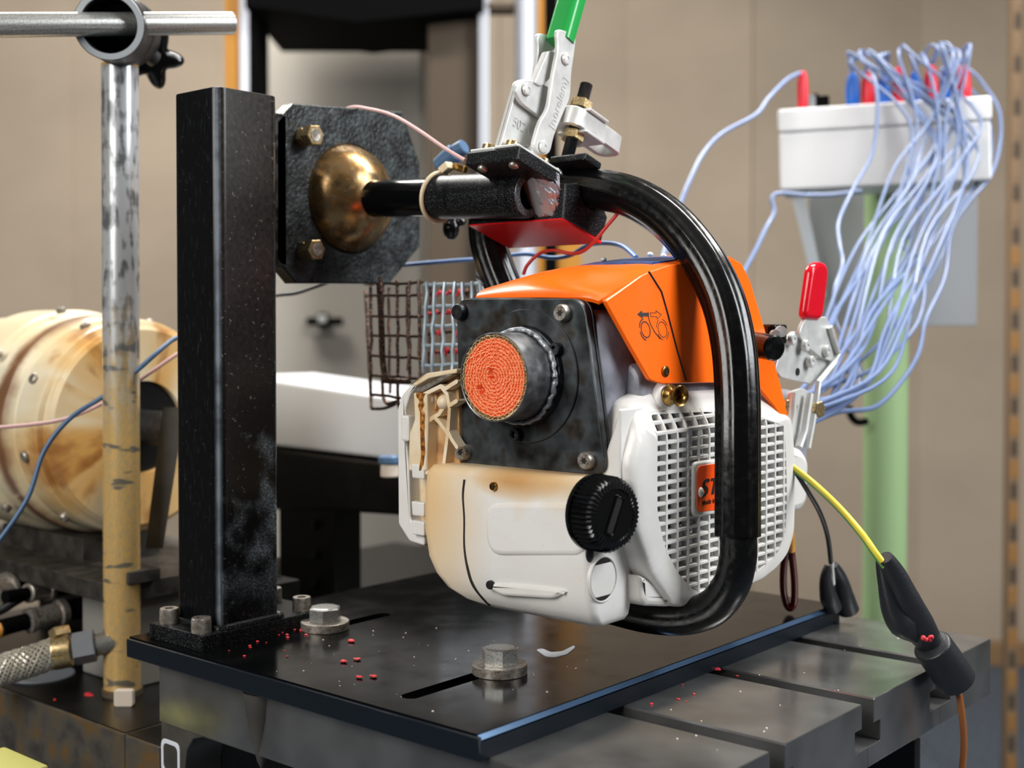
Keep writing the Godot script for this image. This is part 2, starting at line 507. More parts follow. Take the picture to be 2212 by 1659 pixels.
	mat("yellow_zinc", Color(1, 1, 1), 0.28, 0.8, {"tex": noise_map(0.04, [[0.15, Color8(150, 110, 62)], [0.5, Color8(196, 170, 120)], [0.85, Color8(220, 210, 180)]], 79, 4), "scale": Vector3.ONE * 20.0})
	mat("brass", Color8(190, 150, 84), 0.25, 0.95, {"tex": mottle, "scale": Vector3.ONE * 20.0})
	mat("bronze_ball", Color(1, 1, 1), 0.24, 0.85, {"tex": noise_map(0.014, [[0.1, Color8(116, 96, 70)], [0.35, Color8(150, 124, 88)], [0.55, Color8(186, 140, 82)], [0.75, Color8(170, 150, 122)], [0.95, Color8(128, 112, 92)]], 83, 5), "rtex": noise_map(0.04, [[0.1, gray(0.16)], [0.9, gray(0.34)]], 84, 4), "scale": Vector3.ONE * 7.0})
	mat("weld", Color8(160, 164, 170), 0.4, 0.5, {"bump": noise_map(0.05, [[0.0, gray(0.1)], [1.0, gray(0.9)]], 89, 4), "relief": 0.06, "scale": Vector3.ONE * 14.0})
	mat("threaded", Color8(66, 68, 72), 0.35, 0.8)
	# saw
	mat("white_plastic", Color8(232, 230, 227), 0.3, 0, {"tex": noise_map(0.01, [[0.1, Color(0.97, 0.965, 0.95)], [0.9, Color(1, 1, 1)]], 97, 4), "bump": noise_map(0.3, [[0.0, gray(0.4)], [1.0, gray(0.6)]], 98, 3), "relief": 0.002, "scale": Vector3.ONE * 6.0})
	mat("cream_casting", Color(1, 1, 1), 0.38, 0, {"tex": noise_map(0.01, [[0.1, Color8(206, 174, 132)], [0.4, Color8(230, 208, 172)], [0.8, Color8(236, 222, 198)]], 101, 5), "scale": Vector3.ONE * 5.0})
	mat("brown_stain", Color8(196, 128, 56), 0.25, 0, {"tex": noise_map(0.03, [[0.2, gray(0.45)], [0.7, gray(1.0)]], 103), "scale": Vector3.ONE * 12.0})
	mat("grey_plastic", Color8(152, 154, 166), 0.4, 0, {"tex": noise_map(0.012, [[0.2, gray(0.78)], [0.8, gray(1.0)]], 104), "scale": Vector3.ONE * 7.0})
	mat("orange_plastic", Color8(255, 104, 12), 0.3, 0, {"bump": noise_map(0.3, [[0.0, gray(0.4)], [1.0, gray(0.6)]], 105, 3), "relief": 0.002, "scale": Vector3.ONE * 9.0, "spec": 0.4})
	mat("orange_label", Color8(252, 84, 18), 0.3)
	mat("blue_decal", Color8(40, 84, 158), 0.35, 0, {"tex": noise_map(0.02, [[0.2, gray(0.7)], [0.6, gray(1.0)]], 107), "scale": Vector3.ONE * 14.0})
	mat("ink", Color8(26, 20, 18), 0.5)
	mat("burnt_plate", Color(1, 1, 1), 0.4, 0.75, {"tex": noise_map(0.011, [[0.1, Color8(34, 31, 30)], [0.35, Color8(66, 70, 72)], [0.6, Color8(86, 92, 96)], [0.8, Color8(68, 62, 56)], [0.95, Color8(40, 37, 35)]], 109, 4), "rtex": noise_map(0.03, [[0.1, gray(0.28)], [0.9, gray(0.5)]], 110, 5), "scale": Vector3.ONE * 4.0})
	mat("soot_steel", Color8(58, 60, 64), 0.42, 0.7, {"tex": mottle, "scale": Vector3.ONE * 9.0})
	mat("can_steel", Color8(150, 150, 152), 0.34, 0.7, {"tex": noise_map(0.02, [[0.1, gray(0.5)], [0.9, gray(1.0)]], 113, 4), "scale": Vector3.ONE * 8.0})
	mat("foil_cool", Color8(206, 184, 140), 0.45, 0.2)
	mat("foil_hot", Color8(255, 172, 122), 0.5, 0.0, {"glow": Color8(255, 100, 44), "energy": 0.06})
	mat("core_hot", Color8(170, 84, 58), 0.7, 0, {"glow": Color8(255, 84, 40), "energy": 0.1})
	mat("tan_casting", Color(1, 1, 1), 0.4, 0, {"tex": noise_map(0.012, [[0.1, Color8(140, 98, 60)], [0.45, Color8(190, 150, 104)], [0.85, Color8(222, 190, 150)]], 102, 5), "scale": Vector3.ONE * 6.0})
	mat("dark_inside", Color8(52, 54, 58), 0.6)
	mat("red_bounce", Color8(206, 22, 24), 0.3)
	mat("red_chip", Color8(214, 52, 60), 0.5)
	mat("pale_chip", Color8(214, 200, 184), 0.6)
	mat("white_paint", Color8(214, 220, 228), 0.5)
	mat("green_grip", Color8(38, 160, 74), 0.25)
	mat("red_grip", Color8(214, 16, 38), 0.18)
	mat("nylon", Color8(222, 204, 170), 0.4)
	mat("mesh_zinc", Color8(168, 182, 192), 0.4, 0.5)
	mat("mesh_rust", Color(1, 1, 1), 0.35, 0.6, {"tex": noise_map(0.03, [[0.25, Color8(28, 25, 24)], [0.55, Color8(60, 48, 42)], [0.75, Color8(150, 96, 70)], [0.9, Color8(190, 180, 170)]], 127), "scale": Vector3.ONE * 20.0})
	# cables
	mat("cable_pale", Color8(112, 130, 168), 0.35, 0, {"coat": 0.2})
	mat("cable_blue", Color8(86, 126, 186), 0.4)
	mat("cable_steel_blue", Color8(76, 106, 140), 0.4)
	mat("cable_pink", Color8(222, 178, 176), 0.5)
	mat("cable_red", Color8(196, 52, 44), 0.4)
	mat("cable_black", Color8(26, 26, 28), 0.4)
	mat("cable_yellow", Color8(226, 206, 60), 0.35)
	mat("cable_green", Color8(86, 146, 66), 0.35)
	mat("cable_brown", Color8(150, 92, 48), 0.35)
	mat("amber", Color8(216, 150, 60), 0.25)
	mat("hose_red", Color8(86, 22, 20), 0.15)
	# surroundings
	mat("white_paint_metal", Color8(226, 228, 232), 0.28)
	mat("box_white", Color8(240, 240, 240), 0.45)
	mat("pole_green", Color8(160, 190, 138), 0.4)
	mat("panel_grey", Color8(136, 138, 142), 0.6)
	mat("pale_bracket", Color8(196, 202, 210), 0.5)
	mat("plug_blue", Color8(24, 96, 190), 0.35)
	mat("plug_red", Color8(214, 24, 44), 0.35)
	mat("cabinet_grey", Color8(168, 162, 152), 0.55)
	mat("frame_black", Color8(9, 10, 10), 0.8, 0, {"spec": 0.15})
	mat("frame_brown", Color8(86, 72, 56), 0.6)
	mat("ochre_paint", Color8(196, 134, 40), 0.5)
	mat("bare_post", Color8(206, 210, 220), 0.35, 0.3)
	mat("grey_box", Color8(136, 134, 128), 0.6)
	mat("strip_brown", Color8(132, 108, 82), 0.7)
	mat("strip_ochre", Color8(150, 108, 58), 0.7)
	mat("strip_dark", Color8(66, 58, 50), 0.7)
	mat("braid", Color8(196, 190, 176), 0.4, 0.5)
	mat("grey_plain", Color8(122, 126, 132), 0.5)
	mat("yellow_plain", Color8(190, 186, 96), 0.5)
	mat("machine_black", Color8(18, 18, 17), 0.35, 0.2, {"tex": mottle, "scale": Vector3.ONE * 3.0})

func _ready() -> void:
	rng.seed = 4711
	var cam := Camera3D.new()
	cam.name = "camera"
	cam.projection = Camera3D.PROJECTION_FRUSTUM
	cam.near = 0.05; cam.far = 30.0
	cam.size = 0.05 * 1659.0 / 2745.0
	cam.frustum_offset = Vector2(0, -0.05 * 61.5 / 2745.0)
	cam.position = V(521.9, 250, 577.5) * MM
	cam.rotation_degrees = Vector3(-1.3, YAW, 0)
	var lens := CameraAttributesPhysical.new()
	lens.frustum_focal_length = 50.0
	lens.frustum_focus_distance = 0.93
	lens.exposure_aperture = 5.6
	cam.attributes = lens
	add_child(cam)
	cam.current = true
	var we := WorldEnvironment.new()
	we.name = "surroundings"
	var e := Environment.new()
	e.background_mode = Environment.BG_COLOR
	e.background_color = Color(0.0, 0.0, 0.0)
	e.tonemap_mode = Environment.TONE_MAPPER_LINEAR
	e.tonemap_exposure = 1.3
	e.sdfgi_enabled = true; e.ssao_enabled = true; e.ssil_enabled = true
	we.environment = e
	add_child(we)
	materials()
	softbox(room_point(-1150, 1020, -250), room_point(60, 220, 1000), Vector2(900, 1200), 2.0, Color(1.0, 0.985, 0.96), "large upright softbox lamp standing to the side of the test bench")
	softbox(room_point(1600, 1250, 480), room_point(60, 220, 1000), Vector2(700, 1300), 2.9, Color(0.97, 0.985, 1.0), "narrow upright softbox lamp standing at the table end of the bench")
	added_ceiling_lamp(room_point(-900, 2090, 2600), 6.0, "added long ceiling light panel out of view above the cabinet")
	added_ceiling_lamp(room_point(900, 2090, 1500), 5.0, "added long ceiling light panel out of view above the test bench")
	room()
	table(); mounting_plate(); bench(); post(); arm_and_clamp(); saw()
	rod_stand(); motor(); left_things(); basket(); rear_clamp(); leads()
	terminal(); background(); debris()

func added_ceiling_lamp(at: Vector3, energy: float, label: String) -> void:
	var s := thing("added_ceiling_light", label, "light", at)  # unseen lamp panel, added to brighten the room
	var b := room_basis()
	var m := MB.new()
	box(m, at - Vector3(0, 20, 0), V(1300, 40, 340), 6, b)
	part("frame", m, M.ceiling, s)
	m = MB.new()
	box(m, at - Vector3(0, 43, 0), V(1240, 6, 290), 2, b)
	part("diffuser", m, M.lamp_glow, s)
	var l := AreaLight3D.new()
	l.name = "lamp_light"
	l.area_size = Vector2(1.24, 0.29)
	l.light_energy = energy; l.shadow_enabled = true; l.light_color = Color(1, 0.985, 0.96)
	l.area_range = 12.0; l.area_attenuation = 2.0
	l.transform = Transform3D(b * Basis(Vector3.RIGHT, -PI / 2), V(0, -52, 0) * MM)
	s.add_child(l)

# ------------------------------------------------------------------ the room
func struct(called: String, m: MB, material: Material) -> MeshInstance3D:
	var o := MeshInstance3D.new()
	o.name = called
	o.mesh = mesh_of(m, Vector3.ZERO)
	o.material_override = material
	o.set_meta("kind", "structure")
	add_child(o)
	base_of[o] = Vector3.ZERO
	return o

func room() -> void:
	var b := room_basis()
	var m := MB.new()
	box(m, room_point(0, -980, 900), V(7000, 160, 7200), 0, b); struct("floor", m, M.floor)
	m = MB.new(); box(m, room_point(0, 2180, 900), V(7000, 160, 7200), 0, b); struct("ceiling", m, M.ceiling)
	m = MB.new(); box(m, room_point(0, 600, 4420), V(7000, 3000, 160), 0, b)
	var back := struct("wall_back", m, M.wall)
	var edge := -3400.0
	for k in 13:
		var w := 470.0 + 110.0 * sin(k * 2.3)
		m = MB.new()
		var turn := 0.10 * sin(k * 2.9 + 0.6)
		box(m, room_point(edge + w / 2, 620, 4318), V(w + 2, 2880, 26), 3, b * Basis(Vector3.UP, turn))
		part("panel", m, M.wall, back)
		edge += w
	m = MB.new(); box(m, room_point(-3420, 600, 900), V(160, 3000, 7200), 0, b); struct("wall_left", m, M.dark_wall)
	m = MB.new(); box(m, room_point(3420, 600, 900), V(160, 3000, 7200), 0, b); struct("wall_right", m, M.dark_wall)
	m = MB.new(); box(m, room_point(0, 600, -2620), V(7000, 3000, 160), 0, b); struct("wall_front", m, M.dark_wall)
	m = MB.new(); box(m, room_point(0, -860, 4285), V(6700, 80, 30), 6, b); struct("baseboard_back", m, M.skirting)
# ------------------------------------------------------------------ the saw engine
func torx(o: Vector3, axis: Vector3, r: float, h: float, under: Node3D, material: Material, called := "screw") -> void:
	var m := MB.new()
	lathe(m, [W(0, 0), W(r, 0), W(r, h * 0.75), W(r * 0.88, h), W(r * 0.5, h), W(r * 0.46, h - 0.25), W(0, h - 0.25)], o, axis, 28)
	var s := part(called, m, material, under)
	m = MB.new()
	var star := PackedVector2Array()
	for i in 48: star.append(Vector2.from_angle(TAU * i / 48) * r * (0.36 + 0.085 * cos(6 * TAU * i / 48)))
	prism(m, star, 0.3, fr(o + axis.normalized() * (h - 0.12), axis))
	part("socket", m, M.ink, s)

func cap_screw(o: Vector3, axis: Vector3, r: float, h: float, under: Node3D, material: Material, knurl := 0) -> void:
	var m := MB.new()
	lathe(m, [W(0, 0), W(r, 0), W(r, h * 0.9), W(r * 0.93, h)], o, axis, 96 if knurl else 28, knurl, 0.018 if knurl else 0.0)
	var t := fr(o + axis.normalized() * h, axis)
	var ang := PackedFloat32Array()
	for i in 36: ang.append(TAU * i / 36)
	plate_hole(m, rays_out(ngon(r * 0.95, 36), Vector2.ZERO, ang), rays_out(ngon(r * 0.58, 6), Vector2.ZERO, ang), h * 0.6, t)
	var s := part("screw", m, material, under)
	m = MB.new()
	prism(m, ngon(r * 0.57, 6), 0.4, fr(o + axis.normalized() * h * 0.45, axis))
	part("socket", m, M.dark_inside, s)

func cover_x(y: float) -> float: return 32.0 - maxf(0.0, y - 177.0) * 0.6

func saw() -> void:
	var s := thing("chainsaw_engine", "white and orange chainsaw engine without its bar, held above the black plate", "chainsaw", V(-60, 30, -200))
	saw_tank(s); saw_case(s); saw_cover(s); saw_muffler(s); saw_hood(s); saw_handle(s)

func saw_tank(s: Node3D) -> void:
	var m := MB.new()
	var lev := [[149, -136, 8, -103], [147, -141, 11, -98], [142, -144, 13, -95], [125, -145.5, 14, -94], [100, -145.5, 14.5, -94], [80, -142, 14.5, -94.5], [68, -136, 14.5, -96], [58, -127, 14, -99], [51, -115, 12.5, -104], [46.5, -100, 9, -111], [45, -88, 4, -121]]
	var secs := []
	for l in lev:
		var x0: float = l[1]; var x1: float = l[2]; var z0: float = l[3]; var z1 := -142.0
		var rl := 14.0; var rr := 7.0
		var sec := []
		for i in 9:
			var a := PI * 0.5 * i / 8.0
			sec.append(V(x1 - rr + rr * cos(a), l[0], z0 - rr + rr * sin(a)))
		for k in [0.75, 0.5, 0.25]: sec.append(V(lerpf(x0 + rl, x1 - rr, k), l[0], z0))
		for i in 6:
			var a := PI * 0.5 * (1.0 + i / 5.0)
			sec.append(V(x0 + rl + rl * cos(a), l[0], z0 - rl + rl * sin(a)))
		sec.append(V(x0, l[0], z1)); sec.append(V(x1, l[0], z1))
		secs.append(sec)
	loft(m, secs)
	map_uv(m, func(q: Vector3): return W((q.x + q.z * 0.5 + 200.0) / 220.0, 1.0 - (q.y - 40.0) / 115.0))
	var nz := fnl(3.0, 5); var nf := fnl(14.0, 9)
	var stain := picture(512, 256, func(u: float, v: float) -> Color:
		var k := clampf(1.3 - (u - 0.02) / 0.27, 0.0, 1.0) * clampf(1.45 - v * 1.1, 0.0, 1.0)
		k = maxf(k, clampf(1.0 - v / 0.30 + nz.get_noise_2d(u * 2.0, v) * 0.35, 0.0, 1.0) * clampf(1.35 - u * 1.0, 0.0, 1.0))
		k = clampf(k + nz.get_noise_2d(u, v + 3.0) * 0.10, 0.0, 1.0)
		var c := Color8(232, 230, 227).lerp(Color8(230, 196, 148), k)
		var hot := Vector2((u - 0.46) / 0.17, (v - 0.11) / 0.11).length()
		c = c.lerp(Color8(190, 132, 66), clampf(1.15 - hot, 0.0, 1.0) * 0.75)
		var run := Vector2((u - 0.62) / 0.22, (v - 0.10) / 0.10).length()
		c = c.lerp(Color8(214, 168, 110), clampf(1.0 - run, 0.0, 1.0) * 0.6)
		if nf.get_noise_2d(u * 9.0, v * 5.0) > 0.66: c = c.lerp(Color8(150, 100, 60), 0.4)
		return c)
	mat("tank_plastic", Color(1, 1, 1), 0.3, 0, {"uv": true, "tex": stain, "scale": Vector3.ONE})
	var tank := part("fuel_tank", m, M.tank_plastic, s, "white plastic fuel tank browned by heat along its upper edge", 50)
	# raised front panel and lower ledge
	m = MB.new()
	prism(m, rnd(PackedVector2Array([W(-79.5,125.8), W(5.9,133.5), W(14.4,127.5), W(15.2,106.1), W(8.3,96.6), W(-76,86.6)]), 16, 6), 6, TZ(-92.4), 4.5, 5)
	map_uv(m, func(q: Vector3): return W((q.x + q.z * 0.5 + 200.0) / 220.0, 1.0 - (q.y - 40.0) / 115.0))
	part("panel", m, M.tank_plastic, tank, "", 60)
	m = MB.new()
	prism(m, rnd(PackedVector2Array([W(-73.3,67.9), W(-44.2,71.1), W(-11.4,73), W(-2.6,71.6), W(-15.4,64.8), W(-61.2,60.4), W(-71.6,62.9)]), 4), 6, TZ(-93.2), 2.6, 3)
	part("ledge", m, M.white_plastic, tank, "", 60)
	torx(V(-69.4,137.4,-95), V(0, 0, 1), 3.0, 3.0, s, M.brass)
	torx(V(-72.9,67,-95), V(0, 0, 1), 3.2, 2.6, s, M.dark_steel)
	# glue seam between the two halves
	m = MB.new()
	tube(m, curve([V(-98.2,139.8,-94.4), V(-99.1,128.4,-93.9), V(-97.8,111.8,-93.9), V(-97.9,91.7,-94), V(-95.2,76.9,-94), V(-91.7,64.8,-95.6), V(-86.7,55.4,-100), V(-84,48.7,-106)]), 0.8, 6)
	part("seam", m, M.ink, tank)
	# lower corner: lug with a round opening that a pale plug half fills
	m = MB.new()
	var d := V(1, 0, 0)
	var lug := V(14.5,80.1,-109.5)
	lathe(m, [W(14.4, -1), W(16.4, -1), W(16.0, 0.5), W(15.2, 0.9), W(14.6, 0.5), W(14.4, -1)], lug, d, 44)
	part("lug", m, M.white_plastic, tank, "", 60)
	m = MB.new()
	lathe(m, [W(0, -0.3), W(14.6, -0.3), W(14.6, 0.15), W(0, 0.15)], lug, d, 36)
	part("opening", m, M.ink, tank)
	m = MB.new()
	var slab_ := PackedVector2Array()
	for i in 28:
		var q := Vector2.from_angle(TAU * i / 28) * 14.2
		slab_.append(W(q.x, clampf(q.y, -11.4, 10.4)))
	prism(m, slab_, 0.8, fr(lug + d * 0.6, d), 0.3, 1)
	part("plug", m, M.white_plastic, tank, "pale plug in the round opening")
	# ribbed filler cap on the turned side of the tank
	var ax := V(0.985, 0.0, 0.17).normalized()
	var c := V(31,125.9,-99.8)
	m = MB.new()
	lathe(m, [W(0, -17), W(23.2, -17), W(24.8, -15.5), W(24.6, -4), W(22.0, 0.5), W(17.5, 1.2), W(17, 0.4), W(0, 0.4)], c, ax, 176, 44, 0.036)
	var cap := part("filler_cap", m, M.black_plastic, s, "black ribbed round filler cap")
	m = MB.new()
	lathe(m, [W(0, -19.5), W(26, -19.5), W(26, -16.5), W(0, -16.5)], c, ax, 48)
	part("rim", m, M.black_plastic, cap)
	m = MB.new()
	var ct := fr(c + ax * 1.6, ax) * Transform3D(Basis(Vector3.BACK, -0.42), Vector3.ZERO)
	var ang := angles_for(rrect(0, 0, 8.4, 27, 2), Vector2.ZERO, 20)
	plate_hole(m, rays_out(rrect(0, 0, 8.4, 27, 2), Vector2.ZERO, ang), rays_out(rrect(0, 0, 6, 24.6, 1.2), Vector2.ZERO, ang), 1.6, ct, 0.3)
	part("slot_rim", m, M.black_plastic, cap)
	m = MB.new()
	prism(m, rrect(0, 0, 5.8, 24.4, 1), 0.4, ct * Transform3D(Basis(), V(0, 0, -1.0)))
	part("slot", m, M.ink, cap)
	# blind hole under the cap
	m = MB.new()
	ball(m, V(13,98.8,-97), 4.0, 14, V(0.5, 1.5, 1))
	part("hole", m, M.ink, tank)

func saw_case(s: Node3D) -> void:
	# left crankcase half with its rim, web and bosses
	var m := MB.new()
	prism(m, rnd(PackedVector2Array([W(-185.1,191.8), W(-171.9,205.1), W(-141.8,215.1), W(-122.3,218.6), W(-111.2,149.5), W(-114.9,139.6), W(-155.1,134.4), W(-156.2,83.4), W(-173.2,85.1), W(-183.3,97)]), 5), 70, TZ(-116), 3, 3)
	var body := part("crankcase", m, M.cream_casting, s, "heat-browned cream crankcase casting", 50)
	m = MB.new()
	prism(m, rnd(PackedVector2Array([W(-177.9,186.8), W(-172.8,198.3), W(-162.8,206.4), W(-156.9,205.8), W(-164.8,197.2), W(-169.4,186.4), W(-169.4,167.3), W(-166,146.3), W(-164.1,104.1), W(-157.2,94.2), W(-149.3,91.6), W(-149.3,84.6), W(-165.1,86.3), W(-177.2,98.5)]), 2), 14, TZ(-105), 1.4, 3)
	part("rim", m, M.white_plastic, body, "", 50)
	m = MB.new()
	prism(m, rnd(PackedVector2Array([W(-163.8,206), W(-146.1,215.2), W(-127,217.7), W(-114.8,219.3), W(-114.8,215.9), W(-126.1,214.3), W(-143.7,211.1), W(-156.9,205.1)]), 1.5), 16, TZ(-104.3), 0.9, 2)
	part("rim", m, M.cream_casting, body, "", 50)
	m = MB.new()
	prism(m, PackedVector2Array([W(-159.9,200.9), W(-125.1,214.7), W(-117.6,214.9), W(-151,200.1)]), 12, TZ(-102.5), 0.8)
	part("strap", m, M.dirty_bolt, body, "brown metal strip along the upper edge")
	m = MB.new()
	prism(m, rnd(PackedVector2Array([W(-157.4,200.3), W(-143.2,200.1), W(-141.8,181.1), W(-143.4,141.8), W(-163,140.4), W(-161.9,167.9), W(-156,180.4)]), 2), 14, TZ(-101.5), 1.5)
	part("web", m, M.cream_casting, body, "", 50)
	m = MB.new()
	prism(m, rnd(PackedVector2Array([W(-153.9,200.5), W(-144.2,200.1), W(-146.6,195.9), W(-145.2,191.1), W(-147.6,188.2), W(-144.7,185.5), W(-145.2,168.9), W(-144.3,156.8), W(-146.3,146.2), W(-148.2,141.6), W(-151.1,141.3), W(-148.7,153), W(-149.6,172.1), W(-149.6,186), W(-152,190.1), W(-150,194.3), W(-153.5,197)]), 1.5), 1.4, TZ(-100.9), 0.5)
	part("stain_run", m, M.brown_stain, body, "run of dried amber oil")
	m = MB.new()
	prism(m, PackedVector2Array([W(-157,198.6), W(-136.1,206.2), W(-120.4,213.6), W(-118.6,143.9), W(-155.6,140.1)]), 4, TZ(-112))
	part("recess", m, M.tan_casting, body, "browned recess floor")
	var rib_z := -104.2
	for w in [[W(-145.8,141.5), W(-146.7,172.1), W(-147.7,180.7), W(-148.6,199.1), W(-138.9,202.9), W(-130.8,205.9), W(-125.6,204)], [W(-130.8,205.9), W(-124.2,200), W(-121.9,189.8), W(-123.3,173.3), W(-128.5,144.1)], [W(-146.2,177.7), W(-139.5,181.8), W(-132.3,185.2), W(-128.5,189.5)], [W(-136.6,182.3), W(-130.9,178.1), W(-124.2,171.9)], [W(-123.3,173.3), W(-119.6,167.4), W(-114,161.6)], [W(-125.6,204), W(-120,207), W(-113.9,209.9)], [W(-121.4,191.9), W(-113.9,195.6)], [W(-148.7,140.6), W(-131.9,141.8), W(-108.4,142.2)]]:
		var strip := Geometry2D.offset_polyline(PackedVector2Array(w), 1.5, Geometry2D.JOIN_ROUND, Geometry2D.END_ROUND)
		m = MB.new()
		rib_z += 0.17
		prism(m, strip[0], 9, TZ(rib_z), 0.0)
		part("rib", m, M.cream_casting, body, "", 30)
	m = MB.new()
	lathe(m, [W(0, 0), W(9.5, 0), W(9.0, 3), W(3.4, 3), W(3.2, 1), W(0, 1)], V(-148.2,193.9,-112), V(0, 0, 1), 28)
	part("boss", m, M.tan_casting, body, "", 50)
	m = MB.new()
	ball(m, V(-129.4,193.8,-107), 6.0, 20)
	part("boss", m, M.cream_casting, body, "", 80)
	m = MB.new()
	ball(m, V(-144.8,194.9,-108), 2.8, 14, V(1, 1.5, 1))
	part("dowel", m, M.zinc, body, "", 80)
	# recessed steps on the left flank
	for k in 3:
		m = MB.new()
		var y0: float = [146.5, 118.2, 103.7][k]
		prism(m, rnd(PackedVector2Array([W(-159.3, y0), W(-145.6, y0), W(-145.6, y0 - 10.9), W(-158.2, y0 - 10.9)]), 1.5), 4, TZ(-101), 1.2)
		part("step", m, M.white_plastic, body)
	m = MB.new()
	box(m, V(-164.9,172.9,-104), V(9, 20, 8), 2)
	part("lug", m, M.white_plastic, body)
	# main body behind the tank and under the hood
	m = MB.new()
	prism(m, rrect(-62, 150, 156, 150, 14), 170, TZ(-150), 4, 2, true)
	part("engine_block", m, M.grey_plastic, s)
	m = MB.new()
	prism(m, rnd(PackedVector2Array([W(6.6,153.4), W(11.2,167.6), W(15.8,179.2), W(17.7,189.3), W(19.6,194.4), W(22.3,194.5), W(22.5,102), W(6.7,100.2)]), 2), 26, TZ(-119), 1.2, 2)
	part("flank", m, M.white_plastic, s, "", 50)
	# rear handle housing and pale plastic guard behind
	m = MB.new()
	prism(m, rrect(-62, 150, 120, 90, 20), 120, TZ(-316), 8, 3, true)
	part("rear_housing", m, M.grey_plastic, s)
	m = MB.new()
	prism(m, rnd(PackedVector2Array([W(368.3,151.6), W(407.2,146.4), W(419,134.8), W(416.1,99.1), W(407.8,92.5), W(373.6,90.8), W(365.6,106.4)]), 8), 60, TX(8), 8, 3, true)
	part("rear_handle", m, M.white_plastic, s, "", 60)

func saw_cover(s: Node3D) -> void:
	var m := MB.new()
	var outer := rnd(PackedVector2Array([W(135.2,198.5), W(171.8,210), W(264.2,206.2), W(327.9,197.8), W(333.4,184.4), W(342.9,175.1), W(344,170.7), W(348.1,154.7), W(350.7,120.6), W(348.8,83.2), W(339.7,68.6), W(320.2,58.6), W(295.5,52.8), W(247.3,50.3), W(184.3,49.7), W(170.1,54.1), W(142.6,79.8), W(123.9,114.1), W(120,158.3)]), 6, 3)
	var open := rnd(PackedVector2Array([W(151.1,189.1), W(220.5,187.5), W(273.4,183.7), W(327.6,171.2), W(330.3,141.7), W(332.1,112), W(329.3,86.4), W(317.5,71.4), W(288.5,62.1), W(240.6,58.7), W(208.5,56.3), W(193.6,62.6), W(174.3,77.4), W(157.9,97.9), W(149.2,123), W(149,175.6)]), 3, 3)
	var c := W(215, 125)
	var ang := angles_for(outer, c, 60)
	for q in open: ang.append((q - c).angle())
	ang.sort()
	var o2 := rays_out(outer, c, ang); var i2 := rays_out(open, c, ang)
	var loops := []
	for st in [[0.0, -26.0], [0.0, -9.0], [0.03, -5.0], [0.09, -2.2], [0.2, -0.6], [0.45, 0.0], [0.75, 0.0], [0.985, 0.0], [1.0, -1.0], [1.0, -7.0]]:
		var ring := []
		for i in ang.size():
			var q := o2[i].lerp(i2[i], st[0])
			ring.append(V(cover_x(q.y) + st[1], q.y, -q.x))
		loops.append(ring)
	var from := m.p.size()
	for r in loops.size() - 1:
		for i in ang.size():
			var j := (i + 1) % ang.size()
			m.quad(loops[r][i], loops[r][j], loops[r + 1][j], loops[r + 1][i])
	m.face(from, V(1, 0, 0.2))
	var cover := part("starter_cover", m, M.white_plastic, s, "white slatted starter cover", 32)
	# bars of the grille: upright and level, bent where the cover slopes in
	for k in 21:
		var yl := 197.0 - k * 7.0
		var row := []
		for i in 13:
			var z := lerpf(-134.0, -336.0, i / 12.0)
			var y := yl - (-134.0 - z) * -0.018
			row.append(V(cover_x(y) - 1.4, y, z))
		var cut := clip_run(row, open)
		if cut.size() < 2: continue
		m = MB.new()
		flat_bar(m, cut, 2.9, 4.4)
		part("bar", m, M.white_plastic, cover, "", 50)
	for k in 15:
		var z := -146.5 - k * 13.9
		var col := []
		for i in 25:
			var y := lerpf(205.0, 48.0, i / 24.0)
			col.append(V(cover_x(y) - 1.1, y, z))
		var cut := clip_run(col, open)
		if cut.size() < 2: continue
		m = MB.new()
		flat_bar(m, cut, 3.2, 5.2)
		part("bar", m, M.white_plastic, cover, "", 50)
	# what shows through: the dark housing and pale fan blades
	m = MB.new()
	prism(m, inset(outer, 5), 3, TX(3))
	part("inner_wall", m, M.dark_inside, cover)
	var fc := V(5, 118, -238)
	for k in 18:
		var a := TAU * k / 18
		var rad := V(0, sin(a), cos(a))
		m = MB.new()
		box(m, fc + rad * 50 + V(6, 0, 0), V(12, 3, 46), 0, Basis(Vector3.RIGHT, -a))
		part("fan_blade", m, M.white_plastic, cover)
	# maker's plate, partly behind the handle
	m = MB.new()
	prism(m, rnd(PackedVector2Array([W(191.5, 153.5), W(191.5, 114.5), W(266, 111.5), W(266, 153)]), 6), 7, TX(34), 1.6, 3)
	var frame := part("plate_frame", m, M.white_plastic, cover, "", 60)
	m = MB.new()
	prism(m, rnd(PackedVector2Array([W(195.5, 150.5), W(195.5, 117.5), W(262, 114.5), W(262, 150)]), 5), 1.0, TX(34.6), 0.3)
	var np := part("name_plate", m, M.orange_label, cover, "orange name plate with black lettering")
	m = MB.new()
	lettering(m, "STIHL", 12.0, 0.3, TX(34.8) * Transform3D(Basis(), V(229.5, 134, 0)), 1.3, 0.25, true)
	part("lettering", m, M.ink, np)
	m = MB.new()
	lettering(m, "Made in Germany", 3.4, 0.3, TX(34.8) * Transform3D(Basis(), V(221.5, 123.6, 0)), 1.05)
	part("lettering", m, M.ink, np)
	m = MB.new()
	ball(m, V(34.8, 131.5, -199.5), 2.9, 16, V(0.7, 1.25, 1))
	part("rivet", m, M.zinc, np, "", 80)
	# guide bush and foot with its screw
	m = MB.new()
	var g := V(24,201.9,-175.2)
	lathe(m, [W(0, -12), W(12, -12), W(11, -2), W(9, 0), W(0, 0)], g + V(-1, -2, 0), V(1, 0.1, 0.1), 32)
	part("bush_seat", m, M.white_plastic, cover, "", 50)
	m = MB.new()
